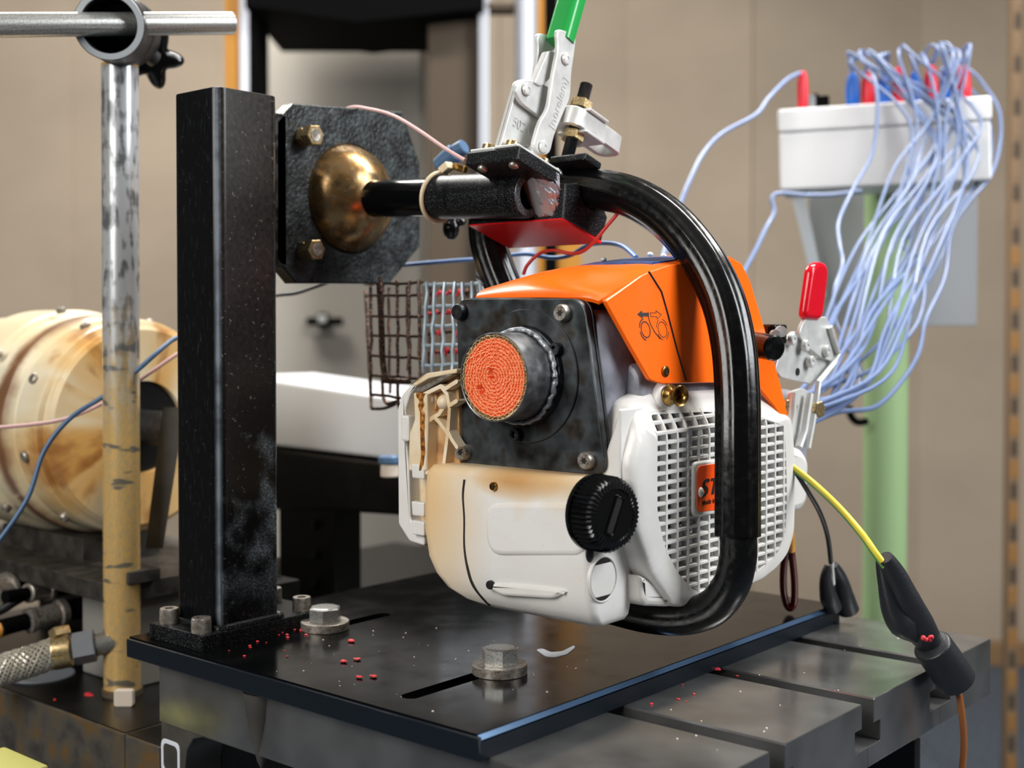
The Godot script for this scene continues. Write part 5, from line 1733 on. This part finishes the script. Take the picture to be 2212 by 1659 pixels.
func leads() -> void:
	cable(MB.new(), [V(-384.7,441.5,-212.5), V(-348.1,449.7,-211.2), V(-304.1,441.6,-195.9), V(-266.8,430.9,-188), V(-228.8,413.6,-180.5), V(-195.1,395.4,-175.9), V(-172.2,383.6,-175.4)], 1.5, M.cable_pink, "thin pink and white thermocouple lead curving over the octagonal bracket")
	cable(MB.new(), [V(-376.9,309.1,-300.7), V(-354.4,309.9,-293.7), V(-321.6,311.8,-302.1), V(-288.6,313.2,-310.6), V(-268,313.2,-315.1), V(-248.4,316.1,-318.8), V(-225.7,316.5,-318.5), V(-200.1,312.3,-320.5), V(-175.1,313.3,-315.6), V(-144.5,320.4,-302.5), V(-114.5,320.4,-288.6), V(-86.6,315.8,-272.9), V(-60.8,305.1,-255.2)], 2.0, M.cable_blue, "blue lead running from the bracket to the sticker on the orange hood")
	cable(MB.new(), [V(-160.7,293.9,-235.2), V(-155,301.4,-233.7), V(-144.6,310.3,-236.2), V(-129.7,312.4,-235.9), V(-112,309.2,-237.8), V(-98.2,311.2,-236.5), V(-85.8,318.3,-234.1), V(-76,329,-236.3), V(-65,341.3,-239.5)], 1.5, M.cable_red, "thin red and white lead rising from the orange hood to the handle")
	cable(MB.new(), [V(-472.3,278.8,-205.1), V(-452.9,280.9,-215.1), V(-441,282.7,-225.4), V(-427.4,288.6,-237.2), V(-417.6,295,-252.4)], 1.8, M.cable_black, "thin black lead behind the post, below the octagonal bracket")
	cable(MB.new(), [V(-475.9,241.7,-121.9), V(-476.5,237.5,-108.1), V(-472.5,223.1,-84.7), V(-483.2,210.5,-75.2), V(-507,186.2,-54.1), V(-519.9,167.3,-29.4), V(-527.5,139.2,-8.9), V(-528.5,99.4,6.3), V(-537,64.3,27.8), V(-539.4,48,43.5)], 2.2, M.cable_steel_blue, "steel blue lead sagging in front of the cream motor")
	cable(MB.new(), [V(-484.2,228.6,-127.6), V(-484.8,221.5,-113.7), V(-494.9,200.7,-84.7), V(-515.9,179.7,-59.5), V(-532.2,166.5,-32), V(-548.2,161.9,-5), V(-570,159.3,26.9)], 1.7, M.cable_pink, "pink and white thermocouple lead crossing in front of the cream motor")
	# blurred plug and wing nut behind the arm
	var s := thing("sensor_plug", "blue-grey sensor plug with a wing nut behind the black arm", "plug", V(-256.1,396.4,-248.8))
	var m := MB.new()
	cyl(m, V(-263.8,391.5,-242), V(-246.2,404.1,-244.3), 9, 18, 1.5); cyl(m, V(-246.2,404.1,-244.3), V(-237,408.3,-245.7), 7, 18, 1)
	part("body", m, M.cable_steel_blue, s)
	m = MB.new()
	ball(m, V(-262.1,338.7,-255.1), 8, 14, V(1, 1.4, 1)); ball(m, V(-257.4,343.7,-259.2), 6, 14, V(1.4, 0.7, 1))
	part("wing_nut", m, M.black_plastic, s, "", 60)
	# yellow-green earth lead and its clip, black lead and its clip
	var y := thing("earth_cable", "yellow and green earth lead from the engine to the taped clip", "cable", V(56.6,109.1,-363))
	var path := curve([V(22,143.7,-342.6), V(30,137.4,-344.8), V(50,124.9,-344), V(80,111.6,-325.1), V(105,96.4,-310.8), V(118,82.6,-308.2), V(124,73.7,-311)], 6)
	m = MB.new(); tube(m, path, 2.5, 12)
	part("core", m, M.cable_yellow, y)
	m = MB.new()
	var off := PackedVector3Array()
	for q in path: off.append(q + V(-0.6, -1.0, 0.2))
	tube(m, off, 2.1, 10)
	part("stripe", m, M.cable_green, y, "green stripe")
	cable(MB.new(), [V(15,144.2,-355.5), V(22,132.2,-362.9), V(24,113,-382.6), V(22,91.3,-409.1), V(18,68.4,-431), V(14,43.4,-445.4)], 2.1, M.cable_black, "thin black lead from the engine to the clip on the far plate corner")
	var c := thing("crocodile_clip", "black taped crocodile clip holding the yellow earth lead over the table edge", "clip", V(150,-2.9,-341.4))
	m = MB.new()
	tube(m, curve([V(124,79.9,-310.9), V(126,66,-322.8), V(130,45.1,-335.5), V(134,26.2,-349.4), V(138,9.3,-361.8), V(142,-3,-370)], 5), PackedFloat32Array(taper(26, [5.5, 8.5, 10.5, 11, 9.5, 9])), 18)
	part("upper_jaw", m, M.black_rubber, c, "", 60)
	m = MB.new()
	tube(m, curve([V(118,76.3,-317.1), V(120,57.8,-321.8), V(122,39.2,-330.7), V(126,26.9,-338.3), V(132,16.2,-354.3), V(140,0,-367.7)], 5), PackedFloat32Array(taper(26, [4.0, 6.0, 9.5, 11.5, 8.5, 8])), 18)
	part("lower_jaw", m, M.black_rubber, c, "", 60)
	m = MB.new()
	lathe(m, [W(0, 0), W(13, 0), W(15, 2), W(15.5, 30), W(15.0, 41), W(13.6, 41.5), W(13, 34), W(0, 34)], V(140,8.8,-358.7), (V(152,-28.8,-389.2)) - (V(140,8.8,-358.7)), 32)
	part("sleeve", m, M.black_rubber, c, "", 50)
	m = MB.new()
	tube(m, curve([V(122,76,-312.2), V(123,69.6,-314.9), V(124,62.9,-319.2)], 4), 1.8, 8)
	part("bare_strand", m, M.brass, c)
	m = MB.new()
	for i in 7: ball(m, V(151,23.2,-324.8) + V(rng.randf_range(-2, 2), rng.randf_range(-3, 3), rng.randf_range(-3, 5)), rng.randf_range(1.0, 2.4), 8)
	part("sealant", m, M.red_chip, c, "red crumbs of sealant", 70)
	cable(MB.new(), [V(148,-12.6,-373.3), V(150,-25.7,-383.1), V(152,-44.3,-387.7), V(152,-71,-393.9), V(150,-95.5,-395.8), V(146,-131,-395.6)], 2.6, M.cable_brown, "brown lead hanging from the taped clip past the table edge")
	var k := thing("crocodile_clip", "black crocodile clip gripping the far corner of the black plate", "clip", V(11.3,2,-466.5))
	m = MB.new()
	tube(m, curve([V(10,39.9,-449), V(8,28.5,-447), V(8,11.1,-453.4), V(8,0.6,-462.5)], 5), PackedFloat32Array(taper(16, [3.5, 5.0, 8.0, 8.0])), 14)
	part("upper_jaw", m, M.black_rubber, k, "", 60)
	m = MB.new()
	tube(m, curve([V(14,40.8,-451.6), V(14,26.7,-464.4), V(14,9,-471.9), V(14,-3.9,-479.4)], 5), PackedFloat32Array(taper(16, [3.5, 6.0, 9.0, 10.0])), 14)
	part("lower_jaw", m, M.black_rubber, k, "", 60)
	m = MB.new()
	tube(m, PackedVector3Array([V(13,42.8,-448.3), V(12,23.2,-453.2)]), 2.2, 8)
	part("bare_strand", m, M.zinc, k)
	# fuel hose behind the engine
	var f := thing("fuel_hose", "dark red clear fuel hose hanging in a loop behind the engine onto the black plate", "hose", V(-22.9,0,-439.3))
	m = MB.new()
	tube(m, curve([V(1.8,101.5,-388.2), V(0.8,87,-393.5), V(-0.1,66.5,-398.7), V(-1.2,58.1,-401.5)], 5), 3.6, 12)
	part("amber_end", m, M.amber, f, "amber hose end")
	m = MB.new()
	tube(m, curve([V(-2.5,66,-400.6), V(-7.5,47.4,-401), V(-11.7,25.9,-407.3), V(-13.8,10.2,-415.6), V(-11,4.5,-417.8), V(-7.3,10.6,-418.5), V(-3.5,30.3,-411.9), V(-1.4,51.8,-403.7), V(-0.9,65.6,-399.3)], 5), 3.1, 12)
	part("tube", m, M.hose_red, f)

func taper(n: int, keys: Array) -> Array:
	var o := []
	for i in n:
		var t := float(i) / (n - 1) * (keys.size() - 1)
		o.append(lerpf(keys[int(t)], keys[mini(int(t) + 1, keys.size() - 1)], t - int(t)))
	return o
# ------------------------------------------------------------------ terminal box on its green pole
func terminal() -> void:
	var rb := room_basis() * Basis(Vector3.UP, deg_to_rad(-15)) * Basis(Vector3.BACK, 0.022)
	var c := V(-202.4,483.6,-1021.3)
	var ex := rb.x; var ey := rb.y; var ez := rb.z
	var s := thing("terminal_box", "white plastic terminal box with a lid on top of the green pole", "junction box", c - ey * 52)
	var m := MB.new()
	prism(m, rrect(0, -16, 260, 74, 5, 4), 120, Transform3D(rb, c + ez * 60), 3, 3, true)
	part("body", m, M.box_white, s)
	m = MB.new()
	prism(m, rrect(0, 37, 262, 30, 5, 4), 124, Transform3D(rb, c + ez * 62), 3, 3, true)
	part("lid", m, M.box_white, s)
	m = MB.new()
	for q in [V(-100, -56, 30), V(60, -56, 40)]: cyl(m, c + rb * q, c + rb * (q + V(0, 8, 0)), 5, 12)
	part("gland", m, M.panel_grey, s)
	# plugs in the lid
	var tops := []
	var order_word := ["first", "second", "third", "last"]
	for i in 8:
		var blue: bool = i % 2 == 0
		var p0 := c + rb * V(-36.0 + i * 19.5, 52, 30)
		var hgt := 46.0 + 4.0 * sin(i * 2.7)
		var hue := "blue" if blue else "red"
		var t := thing("banana_plug", "%s %s banana plug in the box lid, counted from the lone red plug" % [order_word[i / 2], hue], "plug", p0, "banana plugs among the pale cables")
		m = MB.new()
		lathe(m, [W(0, 0), W(6.6, 0), W(8.6, 5), W(9.3, 16), W(8.6, hgt * 0.7), W(5.8, hgt * 0.95), W(3.5, hgt), W(0, hgt)], p0, ey, 18)
		part("body", m, M.plug_blue if blue else M.plug_red, t, "", 60)
		m = MB.new()
		cyl(m, p0 - ey * 4, p0, 3, 10)
		part("pin", m, M.zinc, t)
		tops.append(p0 + ey * hgt)
	var p1 := V(-272.7,531.6,-936.3)
	var t1 := thing("banana_plug", "lone red banana plug at the free end of the white terminal box", "plug", p1)
	m = MB.new()
	lathe(m, [W(0, 2), W(6, 2), W(7, 8), W(7.4, 20), W(7, 38), W(5, 49), W(2, 52), W(0, 52)], p1, ey, 18)
	part("body", m, M.plug_red, t1, "", 60)
	m = MB.new(); cyl(m, p1 - ey * 5, p1 + ey * 3, 4.5, 12)
	part("pin", m, M.zinc, t1)
	var p2 := V(-257.5,530.3,-949.3)
	var t2 := thing("socket_block", "small black socket block beside the lone red plug on the white terminal box", "socket", p2)
	m = MB.new(); box(m, p2 + ey * 10, V(28, 20, 16), 2, rb); box(m, p2 + ey * 20 - ex * 4, V(9, 8, 9), 1.5, rb)
	part("body", m, M.frame_black, t2)
	m = MB.new(); box(m, p2 + ey * 11 - ex * 8 + ez * 8, V(9, 20, 4), 1, rb)
	part("cover", m, M.panel_grey, t2)
	# pole with its hook
	var top := V(-230.8,438.3,-1101); var low := V(-225.2,61.4,-1094.5)
	var pole := thing("green_pole", "pale green round steel pole standing behind the machine table and carrying the terminal box", "pole", V(top.x, -900, top.z))
	m = MB.new(); cyl(m, V(top.x, -890, top.z), V(top.x, top.y + 40, top.z), 30, 48)
	part("tube", m, M.pole_green, pole)
	m = MB.new(); cyl(m, V(top.x, -900, top.z), V(top.x, -888, top.z), 90, 40, 2)
	part("foot", m, M.pole_green, pole)
	m = MB.new()
	tube(m, curve([V(-236.5,120.9,-1053.7), V(-243.9,120,-1040.8), V(-249.9,129,-1033.3), V(-252,142.8,-1031.9)], 5), 5, 10)
	part("hook", m, M.frame_black, pole, "small hook")
	var g := thing("back_panel", "plain grey sheet panel behind the green pole, with a pale slanted bracket", "panel", V(-244.7,250.5,-1188.8))
	m = MB.new()
	prism(m, rrect(0, 0, 242, 192, 3), 6, Transform3D(room_basis(), V(-252.1,347.1,-1172.2)), 1)
	part("sheet", m, M.panel_grey, g)
	m = MB.new()
	loft(m, [[V(-346.6,437.6,-1041.4), V(-331.7,437.6,-1054.1), V(-336.5,438.6,-1063.2), V(-351.4,438.6,-1050.4)], [V(-317.7,292.8,-1061.8), V(-306.8,292.8,-1071.1), V(-311.4,293.1,-1080.3), V(-322.4,293.1,-1071)]])
	part("bracket", m, M.pale_bracket, g, "pale slanted bracket", 20)
	# pale cables from the plugs down to the back of the engine
	var n := 20
	var order := range(n)
	for i in n:
		var j: int = order[(i * 7 + 3) % n]
		var u := (i + 0.5) / n; var w := (j + 0.5) / n
		var start: Vector3 = tops[i % 8] - ey * 2
		var r1 := rng.randf_range(-1, 1); var r2 := rng.randf_range(-1, 1); var r3 := rng.randf_range(-1, 1)
		var pts := [start,
			start + ey * (14 + 12 * absf(r1)) + ez * 12 + ex * r2 * 8,
			start + ey * (8 + 6 * r3) + ez * (38 + 6 * r1) + ex * (r1 * 10 + 6),
			room_point(lerpf(478, 592, w * 0.6 + u * 0.4), 500 + r2 * 20, 1690 - 110),
			room_point(lerpf(455, 560, w), 430 + r1 * 18, 1545),
			room_point(lerpf(385, 510, w * 0.75 + 0.12 * (r2 + 1)), 345 + r3 * 14, 1480),
			room_point(lerpf(322, 432, w * 0.8 + 0.1 * (r1 + 1)), 262 + 12 * r2 - 14 * w, 1360),
			room_point(lerpf(284, 352, w) + r3 * 8, 206 - 24 * u + 8 * r1, 1225),
			room_point(lerpf(238, 262, w), 186 - 26 * u, 1120)]
		if i == 11: continue
		cable(MB.new(), pts, 2.0, M.cable_pale, "pale blue cable of the bundle from the terminal box to the back of the engine", "pale blue bundle cables", 5)
	var gp := "pale blue cables"
	cable(MB.new(), [V(-274.2,580.1,-929.8), V(-279.6,568.8,-905.2), V(-282.4,539.5,-862.4), V(-284.4,515.1,-833.6), V(-300,487.3,-780), V(-300.8,459.4,-739), V(-296.6,422.5,-701.9), V(-293.5,393.2,-677.4), V(-288.3,342.8,-640.8), V(-267.7,309,-591.7)], 2.9, M.cable_pale, "pale blue cable sagging from the lone red plug to behind the black handle", "")
	cable(MB.new(), [V(-187.1,421.2,-927.2), V(-209,415.4,-895.1), V(-230.7,413.8,-863.4), V(-249.8,415.1,-833.9), V(-254.7,408.3,-823), V(-247.7,389.2,-815.2), V(-246.9,371,-795.6), V(-236.5,340.5,-751), V(-220.5,313.7,-698), V(-205.3,283.5,-644.3)], 2.7, M.cable_pale, "pale blue cable kinked under the terminal box and dropping behind the orange hood", "")
	cable(MB.new(), [V(-212.8,575.3,-982.3), V(-189.3,577.9,-956.4), V(-168.5,531.3,-933.3), V(-164.1,464.8,-908.7), V(-168.2,415.9,-864.3), V(-162.2,374.4,-815.5), V(-147.3,344.1,-787.9), V(-135.5,321.7,-771), V(-127.8,293.3,-737.2), V(-119,263.1,-717.5), V(-95.6,230.4,-697), V(-69.9,205,-678.8), V(-60.6,181.2,-646.5), V(-55.3,168.5,-598.1), V(-39.9,165.1,-518.9)], 2.4, M.cable_pale, "pale blue cable hanging foremost in a long wavy drop beside the red handle", "")
	cable(MB.new(), [V(-147.1,586,-1045.4), V(-132.2,617,-1045.9), V(-117.6,605.8,-1044.9), V(-111.5,574,-1036), V(-108.4,523.1,-1010.8), V(-113,467.6,-978.9), V(-113,401,-937.4), V(-100.3,340.5,-867.5), V(-94.2,284.2,-778.8), V(-66.1,224.3,-629.9), V(-37.4,183.7,-495.4)], 2.4, M.cable_pale, "pale blue cable making the highest loop above the terminal box", "")
	cable(MB.new(), [V(-137.9,586,-1053.2), V(-106.6,583.9,-1066.8), V(-84.2,558,-1072), V(-67.5,526.5,-1072.2), V(-62.4,483.5,-1062.2), V(-63.4,439.8,-1033.6), V(-77.4,402.9,-994.2), V(-80.6,366.1,-950.9), V(-66.6,307.7,-895.4), V(-62.3,258.3,-831.7), V(-47.4,222.3,-777.5), V(-39.8,193.8,-717.4), V(-39.4,168.4,-651.1), V(-40.9,166.8,-570.8), V(-33.7,160.1,-497.8)], 2.5, M.cable_pale, "pale blue cable swinging widest round the end of the terminal box", "")
	cable(MB.new(), [V(-124,573.9,-1064.8), V(-96.9,550.9,-1074.1), V(-79,510.2,-1075.1), V(-75.5,461.2,-1063.4), V(-80.9,422.3,-1018.2), V(-82.6,383.9,-962.9), V(-78.9,330.7,-911.8), V(-74.8,284.9,-835), V(-71.9,232.8,-730.6), V(-56.8,201.4,-611), V(-37.3,179.4,-495.3)], 2.4, M.cable_pale, "pale blue cable just inside the widest one at the end of the terminal box", "")
	cable(MB.new(), [V(-135,448.9,-946.4), V(-110.9,383.1,-925.5), V(-117,347.9,-892.9), V(-87.6,329.6,-878), V(-75.8,301.6,-860.9), V(-64.3,258.2,-816.9), V(-65,227.4,-762.7), V(-53,204.7,-666.9), V(-45.4,193.9,-567.8), V(-27.9,189,-477.3)], 2.4, M.cable_pale, "pale blue cable with a hooked bend over the green pole", "")

# ------------------------------------------------------------------ machines and cupboards behind
func rbox(m: MB, r0: float, r1: float, y0: float, y1: float, f0: float, f1: float, bev := 4.0) -> void:
	var c := room_point((r0 + r1) / 2, (y0 + y1) / 2, (f0 + f1) / 2)
	box(m, c, V(r1 - r0, y1 - y0, f1 - f0), bev, room_basis())

func background() -> void:
	var m: MB
	# grey cupboard with a handle
	var f := 3200.0
	var c := thing("grey_cupboard", "plain grey metal cupboard with a small handle, far behind the square post", "cupboard", room_point(-427, -900, f))
	m = MB.new(); rbox(m, -641, -219, -900, 982, f, f + 450, 8); part("body", m, M.cabinet_grey, c)
	m = MB.new(); rbox(m, -634, -226, -820, 975, f - 18, f, 5)
	var door := part("door", m, M.cabinet_grey, c)
	m = MB.new(); rbox(m, -511, -421, 253, 273, f - 50, f - 30, 5); rbox(m, -485, -459, 248, 285, f - 32, f - 16, 4)
	part("handle", m, M.frame_black, door)
	m = MB.new(); rbox(m, -480, -459, 259, 278, f - 58, f - 48, 3)
	part("lock", m, M.zinc, door)
	# tall dark frame round it
	f = 2700.0
	var d := thing("machine_frame", "tall dark open machine frame with a black top beam, in front of the grey cupboard", "machine frame", room_point(-301, -900, f))
	m = MB.new(); rbox(m, -559, -537, -900, 1141, f, f + 120, 3); part("upright", m, M.frame_black, d)
	m = MB.new(); rbox(m, -181, -71, -900, 1141, f + 40, f + 160, 3); part("upright", m, M.frame_brown, d)
	m = MB.new(); rbox(m, -195, -163, -900, 1141, f + 300, f + 330, 3); part("upright", m, M.frame_black, d)
	m = MB.new(); rbox(m, -557, -59, 911, 1141, f - 40, f + 380, 6); part("top_beam", m, M.frame_black, d)
	m = MB.new()
	var t := Transform3D(room_basis(), room_point(0, 0, f - 44))
	prism(m, PackedVector2Array([W(-552, 915), W(-321, 881), W(-63, 911), W(-63, 944), W(-552, 944)]), 300, t, 3)
	part("sloping_hood", m, M.frame_black, d)
	m = MB.new(); rbox(m, -71, -49, -900, 1141, f, f + 40, 3); part("pale_upright", m, M.bare_post, d)
	m = MB.new(); rbox(m, -59, 6, 921, 935, f, f + 60, 3); part("cross_member", m, M.frame_brown, d)
	# posts
	f = 2700.0
	var p := thing("pale_post", "pale bare metal post with an ochre edge, beside the top of the square post", "post", room_point(-567, -900, f))
	m = MB.new(); rbox(m, -577, -553, -900, 1161, f, f + 40, 4); part("bar", m, M.bare_post, p)
	m = MB.new(); rbox(m, -610, -576, -900, 1161, f + 10, f + 60, 4); part("ochre_bar", m, M.ochre_paint, p)
	p = thing("round_post", "bright round metal post with ochre and dark strips behind the green handle", "post", room_point(31, -900, f))
	m = MB.new(); var q := room_point(30, -900, f); cyl(m, q, q + V(0, 1900, 0), 23.5 * f / 2745.0, 32); part("bar", m, M.bare_post, p)
	m = MB.new(); rbox(m, 43, 69, -900, 1161, f + 40, f + 70, 3); part("ochre_bar", m, M.ochre_paint, p)
	m = MB.new(); rbox(m, 63, 100, -900, 1161, f + 72, f + 100, 3); part("dark_bar", m, M.frame_black, p)
	m = MB.new(); rbox(m, 73, 153, -900, 512, f + 110, f + 150, 3); part("ochre_bar", m, M.ochre_paint, p)
	# punched ochre strip at the far edge
	f = 3000.0
	var o := thing("punched_strip", "ochre upright strip with a row of dark slots at the edge of the picture", "strip", room_point(1187, -900, f))
	m = MB.new(); rbox(m, 1174, 1202, -900, 1262, f, f + 30, 3); part("bar", m, M.strip_brown, o)
	for i in 22:
		m = MB.new(); rbox(m, 1180, 1194, 1050 - i * 100.5, 1087 - i * 100.5, 2997, 3004, 1.5); part("slot", m, M.strip_dark, o)
		m = MB.new(); rbox(m, 1178, 1198, 997 - i * 100.5, 1039 - i * 100.5, 2998, 3002, 1); part("painted_patch", m, M.strip_ochre if i > 5 else M.strip_brown, o)
	# white glossy cover and the black stand under it, behind the engine
	var w := thing("white_cover", "glossy white box-shaped cover behind the square post and the wire basket", "cover", V(-600, 100, -440))
	m = MB.new()
	prism(m, PackedVector2Array([W(-783.1,188.9), W(-710,183.9), W(-492.1,169.2), W(-434.9,168.3), W(-435,99.2), W(-492.3,99.8), W(-710.5,102.5), W(-783.8,103.3)]), 120, TZ(-420), 5, 3)
	part("shell", m, M.white_paint_metal, w)
	var k := thing("black_stand", "heavy black machine stand with a beam and a column under the white cover", "machine stand", V(-680, -900, -470))
	m = MB.new()
	prism(m, PackedVector2Array([W(-790.4,99), W(-716.7,100), W(-504.8,96.5), W(-419,97.4), W(-419.1,38.1), W(-504.9,36.8), W(-602.1,31.7), W(-791,17.3)]), 120, TZ(-425), 5, 2)
	part("beam", m, M.machine_black, k)
	m = MB.new(); box(m, V(-668, -430, -450), V(104, 930, 44), 3)
	part("column", m, M.machine_black, k)
	m = MB.new(); box(m, V(-700, -893, -470), V(300, 14, 300), 2)
	part("foot", m, M.machine_black, k)
	m = MB.new()
	for i in 3:
		m = MB.new()
		lathe(m, [W(0, 0), W(6, 0), W(6, 5), W(0, 6)], V(-650, -60 + i * 36, -428), V(0, 0, 1), 16)
		part("screw", m, M.soot_steel, k)
	var s := thing("capped_stud", "blue capped stud on a cork spacer behind the cream crankcase", "stud", V(-437.9,93.9,-347.5))
	m = MB.new(); cyl(m, V(-438,106.5,-347.7), V(-438.2,115.2,-347.9), 12, 28, 1.5); part("cap", m, M.cable_steel_blue, s)
	m = MB.new(); cyl(m, V(-437.8,92.9,-347.5), V(-438,106,-347.7), 9.5, 24, 1); part("spacer", m, M.pale_chip, s)

# ------------------------------------------------------------------ crumbs on the plate and the bench
func debris() -> void:
	var red := MB.new(); var pale := MB.new()
	for i in 34:
		var q := V(rng.randf_range(-285, -190), 0, rng.randf_range(-60, -10))
		if i < 20: q = V(-283 + rng.randfn() * 16, 0, -96 + rng.randfn() * 12)
		elif i < 26: q = V(rng.randf_range(6, 40), -16, rng.randf_range(-270, -150))
		q.x = minf(q.x, -8) if q.y == 0 else maxf(q.x, 9)
		ball(red, q + V(0, 0.5, 0), rng.randf_range(0.5, 1.5), 7, V(rng.randf_range(0.8, 2.0), 0.6, rng.randf_range(0.7, 1.4)))
	for e in [[V(-226.8,0.5,-102), 2.6], [V(-183.8,0.5,-54.6), 2.4], [V(-183,0.5,-67.4), 1.8], [V(-138.7,0.5,-42.3), 1.6], [V(-145.3,0.5,-35), 1.7], [V(-518.3,-86,-45.7), 4.0], [V(-528.8,-86,-17.9), 1.5], [V(6.5,-16,-270.6), 2.4]]:
		for i in 4: ball(red, e[0] + V(rng.randf_range(-2, 2), 0.6, rng.randf_range(-2, 2)), e[1] * rng.randf_range(0.5, 0.9), 8, V(1.5, 0.6, 1))
	for i in 40:
		var q := V(rng.randf_range(-250, -10), 0.2, rng.randf_range(-180, -5))
		ball(pale, q, rng.randf_range(0.3, 0.9), 6, V(1, 0.6, 1))
	for i in 20: ball(pale, V(rng.randf_range(12, 120), -15.8, rng.randf_range(-480, -30)), rng.randf_range(0.3, 0.8), 6, V(1, 0.6, 1))
	single("red_crumbs", red, M.red_chip, "scattered red sealant crumbs on the black plate and the tables", "crumbs", "", 60, "stuff")
	single("pale_crumbs", pale, M.pale_chip, "scattered pale dust crumbs on the black plate and the table", "crumbs", "", 60, "stuff")
	var m := MB.new()
	prism(m, rnd(PackedVector2Array([W(-99.5,177.4), W(-97.5,182.9), W(-85.5,178.3), W(-80.5,186.3), W(-85,206.7), W(-80.1,201.5), W(-72.7,182.1), W(-74.3,170), W(-81.9,167.1)]), 3), 0.5, TY(0.5))
	single("paint_smear", m, M.white_paint, "dried white paint smear on the black plate beside the front bolt", "paint smear")
